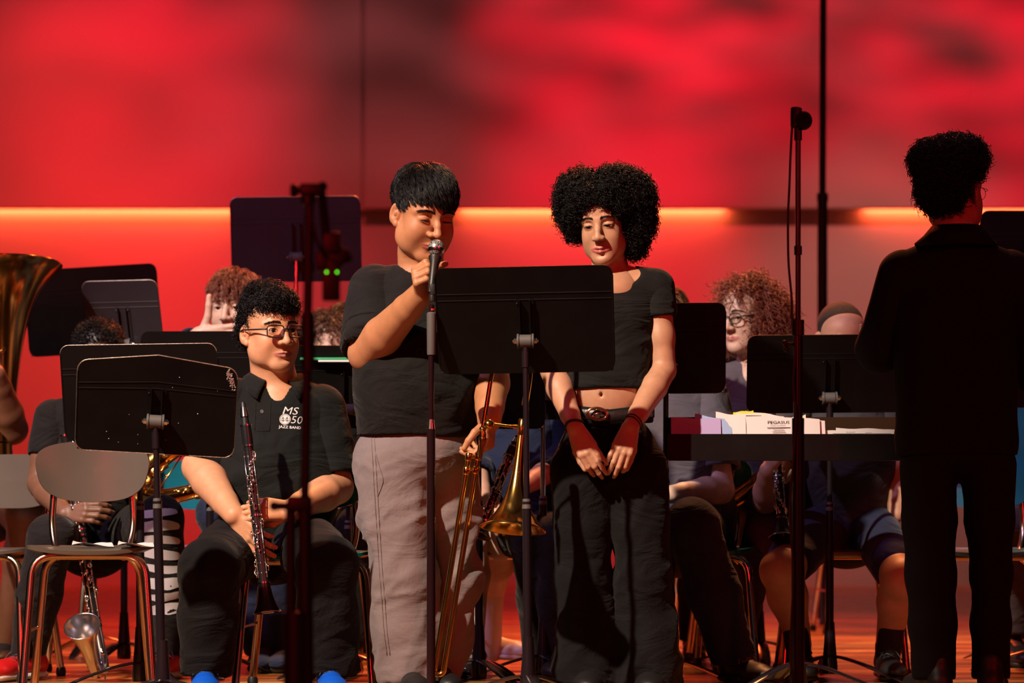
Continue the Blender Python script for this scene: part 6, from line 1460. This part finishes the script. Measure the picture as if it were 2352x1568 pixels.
curlyglasses()

def buzz():
    Y = 8.95; Q = lambda x, y, dy=0: P(x, y, Y+dy)
    hd = Head(Q(1930, 785, 0), yaw=12, pitch=18, sc=1.02, open=.6)
    J = dict(neck=Q(1935, 870, .03), shA=Q(1840, 910, .02), shB=Q(2035, 910, .04), elA=Q(1758, 1150, -.1), wrA=Q(1765, 1080, -.26), elB=Q(2068, 1100, 0), wrB=Q(2060, 1180, -.05), hip=Q(1945, 1200, .05), waist=Q(1945, 1060, 0),
             hA=Q(1885, 1215, 0), kA=Q(1795, 1310, -.42), aA=Q(1838, 1480, -.30), hB=Q(2005, 1215, 0), kB=Q(2075, 1330, -.40), aB=Q(2038, 1470, -.26))
    root, so, sh = person('buzz-cut player in grey T-shirt and navy shorts with bare shins', hd, J, ((.50, .28, .18), (.4, .14, .12)), top=M_DGREY, pants=M_NAVY, shoes=(M_BLKSHOE, M_BLKSHOE, .28, M_BLKSHOE), vox=.007, r=(.16, .155, .16), legs='bare', legr=(.064, .062, .038, .088), legcut=.74, pantname='shorts', armr=(.045, .042, .03),
        hands={'A': dict(f=(.2, -.2, 1), n=(.9, .2, 0), thumb_side=-1, curls=[(.6, .8, .4)]*4)}, socks=(M_BSOCK, .30, .044), sleeves=(.62, .62), pfold=.010)
    # clipped hair: a close cap with a fine nap
    c = Field(.004); c.ell(hd.T(0, .014, .053), V(.0765, .0945, .080)*hd.sc, hd.R); c.ell(hd.T(0, -.088, -.008), V(.10, .070, .076)*hd.sc, hd.R, .002, 's'); c.ell(hd.T(0, -.01, -.045), V(.13, .06, .062)*hd.sc, hd.R, .008, 's'); cv, cf = c.mesh()
    mk('hair', cv, cf, mat('clipped_black_hair', (.022, .014, .010), .8, bump=.8, bscale=400), root)
buzz()

def knees():
    # seated player whose head is hidden behind the girl and the stand; lavender-lit top, dark crossed leg
    Y = 8.85; Q = lambda x, y, dy=0: P(x, y, Y+dy)
    hd = Head(Q(1518, 762, .02), yaw=-10, pitch=10, sc=1.0)
    J = dict(neck=Q(1520, 860, .05), shA=Q(1440, 910, .02), shB=Q(1625, 915, .04), elA=Q(1430, 1080, 0), wrA=Q(1460, 1150, -.2), elB=Q(1655, 1125, -.05), wrB=Q(1540, 1135, -.26), hip=Q(1560, 1225, .05), waist=Q(1545, 1070, 0),
             hA=Q(1520, 1230, 0), kA=Q(1500, 1230, -.36), aA=Q(1475, 1490, -.2), hB=Q(1610, 1225, 0), kB=Q(1590, 1205, -.42), aB=Q(1692, 1500, -.38))
    root, so, sh = person('seated player behind the girl, head hidden, resting a forearm on a dark knee', hd, J, ((.62, .42, .33), (.5, .2, .2)), top=M_GREYFAB, pants=M_NAVY, shoes=(M_BLKSHOE, M_BLKSHOE, .28, M_RUBBER), vox=.007, r=(.155, .15, .15), sleeves=(.72, .78), sl_r=(.075, .075), armr=(.048, .046, .03),
        hands={'B': dict(f=(-.9, -.3, -.3), n=(0, .5, -.9), thumb_side=-1)}, legr=(.09, .082, .082, .070), pfold=.010, shoe_d={'A': (0, -1), 'B': (.45, -.9)})
    short_hair(hd, root, M_BLACKHAIR, N=900, lift=.2)
knees()

def backs():
    # player behind the trombone bell: dark clothes, clarinet across the lap
    Y = 8.95; Q = lambda x, y, dy=0: P(x, y, Y+dy)
    hd = Head(Q(1190, 780, .05), yaw=0, pitch=15, sc=.98)
    J = dict(neck=Q(1190, 870, .05), shA=Q(1105, 915, .02), shB=Q(1275, 915, .04), elA=Q(1085, 1050, 0), wrA=Q(1110, 1150, -.25), elB=Q(1290, 1060, 0), wrB=Q(1200, 1120, -.25), hip=Q(1195, 1215, .04), waist=Q(1190, 1080, 0),
             hA=Q(1150, 1220, 0), kA=Q(1225, 1235, -.36), aA=Q(1240, 1490, -.1), hB=Q(1240, 1220, 0), kB=Q(1285, 1235, -.40), aB=Q(1275, 1490, -.28))
    root, so, sh = person('player in dark clothes sitting behind the trombone bell, head hidden by the large stand', hd, J, LIGHT, top=M_NAVY, pants=M_BLACKFAB, shoes=(M_BLKSHOE, M_BLKSHOE, .26), vox=.008, r=(.15, .14, .15), sleeves=(1.5, 1.5),
        hands={'A': dict(f=(.3, -.7, -.3), n=(.2, .6, -.5), thumb_side=-1, curls=[(.5, .6, .4)]*4)}, legr=(.078, .07, .062, .056))
    short_hair(hd, root, M_BLACKHAIR, N=900)
    # bare-legged player in strapped black shoes, arm hanging down
    Y = 9.15; Q = lambda x, y, dy=0: P(x, y, Y+dy)
    hd = Head(Q(1012, 765, .05), yaw=0, pitch=12, sc=.96)
    J = dict(neck=Q(1012, 855, .05), shA=Q(945, 900, .02), shB=Q(1080, 905, .04), elA=Q(930, 1050, 0), wrA=Q(955, 1150, -.2), elB=Q(1098, 1080, -.05), wrB=Q(1100, 1245, -.46), hip=Q(1012, 1200, .04), waist=Q(1012, 1070, 0),
             hA=Q(985, 1210, 0), kA=Q(1085, 1235, -.38), aA=Q(1088, 1480, -.36), hB=Q(1045, 1210, 0), kB=Q(1150, 1240, -.36), aB=Q(1125, 1400, .05))
    root, so, sh = person('bare-legged player in white socks and strapped black shoes behind the trombone', hd, J, FAIR, top=M_DGREY, pants=M_BLACKFAB, shoes=(M_PATENT, M_PATENT, .24), vox=.008, r=(.13, .12, .14), legs='bare', legr=(.056, .054, .034, .082), legcut=.6, pantname='skirt', sleeves=(.6, .6),
        hands={'B': dict(f=(-.15, -.1, -1), n=(-.6, .6, 0), thumb_side=-1, curls=[(.3, .4, .3)]*4, spread=.05)}, socks=(M_WSOCK, .32, .037), noshoe=True)
    a = J['aA']; shoe(root, a, (-.1, -1), M_PATENT, M_PATENT, L=.24, collar=False)
    m = MB(); m.tube([V(a[0]-.042, a[1]-.02, .07), V(a[0]-.02, a[1]-.048, .115), V(a[0]+.02, a[1]-.048, .115), V(a[0]+.042, a[1]-.02, .07)], .006, 8, sub=5); m.build('shoe_strap', M_PATENT, root, autos=False)
    a = V(P(1120, 0, 9.25)[0], 9.25, .1); shoe(root, a, (.75, -.6), M_WHITESH, M_WHITESH, L=.26, name='white_shoe', collar=False, floor=.035)
    short_hair(hd, root, M_BROWNHAIR, N=900)
    # two heads between the near stand and the singing boy
    for lab, hx, hy, Y, mt, yaw, kind in (('player with a mop of blurred brown curls behind the green book', 748, 812, 9.9, M_BROWNHAIR, 30, 0), ('dark-haired player in lilac light partly hidden by the singing boy\'s sleeve', 800, 770, 10.9, M_BLACKHAIR, -30, 1), ('dark-haired player glimpsed at the girl\'s sleeve', 1532, 735, 10.4, M_BLACKHAIR, -10, 2)):
        Q = lambda x, y, dy=0: P(x, y, Y+dy); hd = Head(Q(hx, hy, 0), yaw=yaw, pitch=8, sc=.98)
        o = lambda x, y, dy=0: Q(hx+x, hy+y, dy)
        J = dict(neck=o(5, 80, .04), shA=o(-75, 120, 0), shB=o(85, 120, 0), elA=o(-100, 250, 0), wrA=o(-60, 330, -.25), elB=o(110, 250, 0), wrB=o(60, 330, -.28), hip=o(0, 385, .03), hA=o(-40, 390, 0), kA=o(-70, 385, -.40), aA=o(-60, 640, -.3), hB=o(40, 390, 0), kB=o(70, 385, -.40), aB=o(60, 640, -.3))
        for k in ('aA', 'aB'): J[k][2] = .10
        for k in ('kA', 'kB'): J[k][2] = .5
        J['hip'][2] = J['hA'][2] = J['hB'][2] = min(J['hip'][2], .56)
        root, so, sh = person(lab, hd, J, FAIR, top=(M_BLACKFAB, M_NAVY, M_DGREY)[kind], pants=M_BLACKFAB, shoes=(M_BLKSHOE, M_BLKSHOE, .26), vox=.009, sleeves=(.7, .7), hands={'B': dict(f=(-.8, -.5, .2), n=(0, .6, -.4), thumb_side=1, curls=[(.5, .6, .4)]*4)}, legr=(.08, .068, .06, .055), face=dict(hair=mt), r=(.145, .135, .14), hvox=.005)
        if kind == 0: afro_hair(hd, root, [((0, .018, .070), (.092, .105, .085)), ((.07, .03, .01), (.04, .07, .08)), ((-.06, .03, .01), (.04, .07, .08))], 2100, .04, .008, 2, .0016, mt, seed=77, core=.9, K=9, grav=.4, cond=lambda p: ~((p[:, 1] < -.02) & (p[:, 2] < .06)))
        else: short_hair(hd, root, mt, N=1600, lift=.2, length=.05)
    # tuba player: mostly outside the left edge
    Y = 9.5; Q = lambda x, y, dy=0: P(x, y, Y+dy); hd = Head(Q(-120, 770, .05), yaw=20, pitch=5, sc=1.0)
    J = dict(neck=Q(-115, 870, .05), shA=Q(-210, 915, .02), shB=Q(-15, 925, .04), elA=Q(-240, 1050, 0), wrA=Q(-180, 1060, -.25), elB=Q(28, 985, -.25), wrB=Q(-10, 860, -.42), hip=Q(-90, 1195, .05), waist=Q(-100, 1060, 0),
             hA=Q(-130, 1200, 0), kA=Q(-160, 1190, -.40), aA=Q(-140, 1480, -.3), hB=Q(-40, 1200, 0), kB=Q(62, 1165, -.38), aB=Q(15, 1480, -.1))
    root, so, sh = person('dark-clad tuba player at the left edge with a bare arm round the tubing', hd, J, DARK, top=M_BLACKFAB, pants=M_BLACKFAB, shoes=(M_BLKSHOE, M_BLKSHOE, .28), vox=.008, legs='bare', legr=(.064, .058, .04, .09), legcut=.62, pantname='shorts', sleeves=(.55, .55), armr=(.05, .055, .035),
        hands={'B': dict(f=(-.3, -.1, 1), n=(-.6, .6, 0), thumb_side=-1, curls=[(.6, .8, .4)]*4)})
    short_hair(hd, root, M_BLACKHAIR, N=1200, lift=.1)
    # right-edge player beyond the suited man
    Y = 9.6; Q = lambda x, y, dy=0: P(x, y, Y+dy); hd = Head(Q(2385, 765, .05), yaw=-30, pitch=5, sc=1.0)
    J = dict(neck=Q(2390, 860, .05), shA=Q(2300, 900, .02), shB=Q(2480, 905, .04), elA=Q(2270, 1040, 0), wrA=Q(2320, 1130, -.25), elB=Q(2500, 1060, 0), wrB=Q(2420, 1120, -.25), hip=Q(2385, 1190, .05), waist=Q(2385, 1050, 0),
             hA=Q(2345, 1200, 0), kA=Q(2335, 1190, -.40), aA=Q(2330, 1430, -.1), hB=Q(2430, 1200, 0), kB=Q(2440, 1190, -.40), aB=Q(2430, 1430, -.1))
    root, so, sh = person('fair player at the right edge seen past the suited man\'s arm', hd, J, FAIR, top=mat('teal_cotton', (.0, .12, .14), .85), pants=M_DGREY, shoes=(M_BLKSHOE, M_BLKSHOE, .26), vox=.009, sleeves=(.6, .6), legr=(.08, .07, .06, .055), hvox=.005)
    short_hair(hd, root, M_BROWNHAIR, N=1200, lift=.15)
backs()
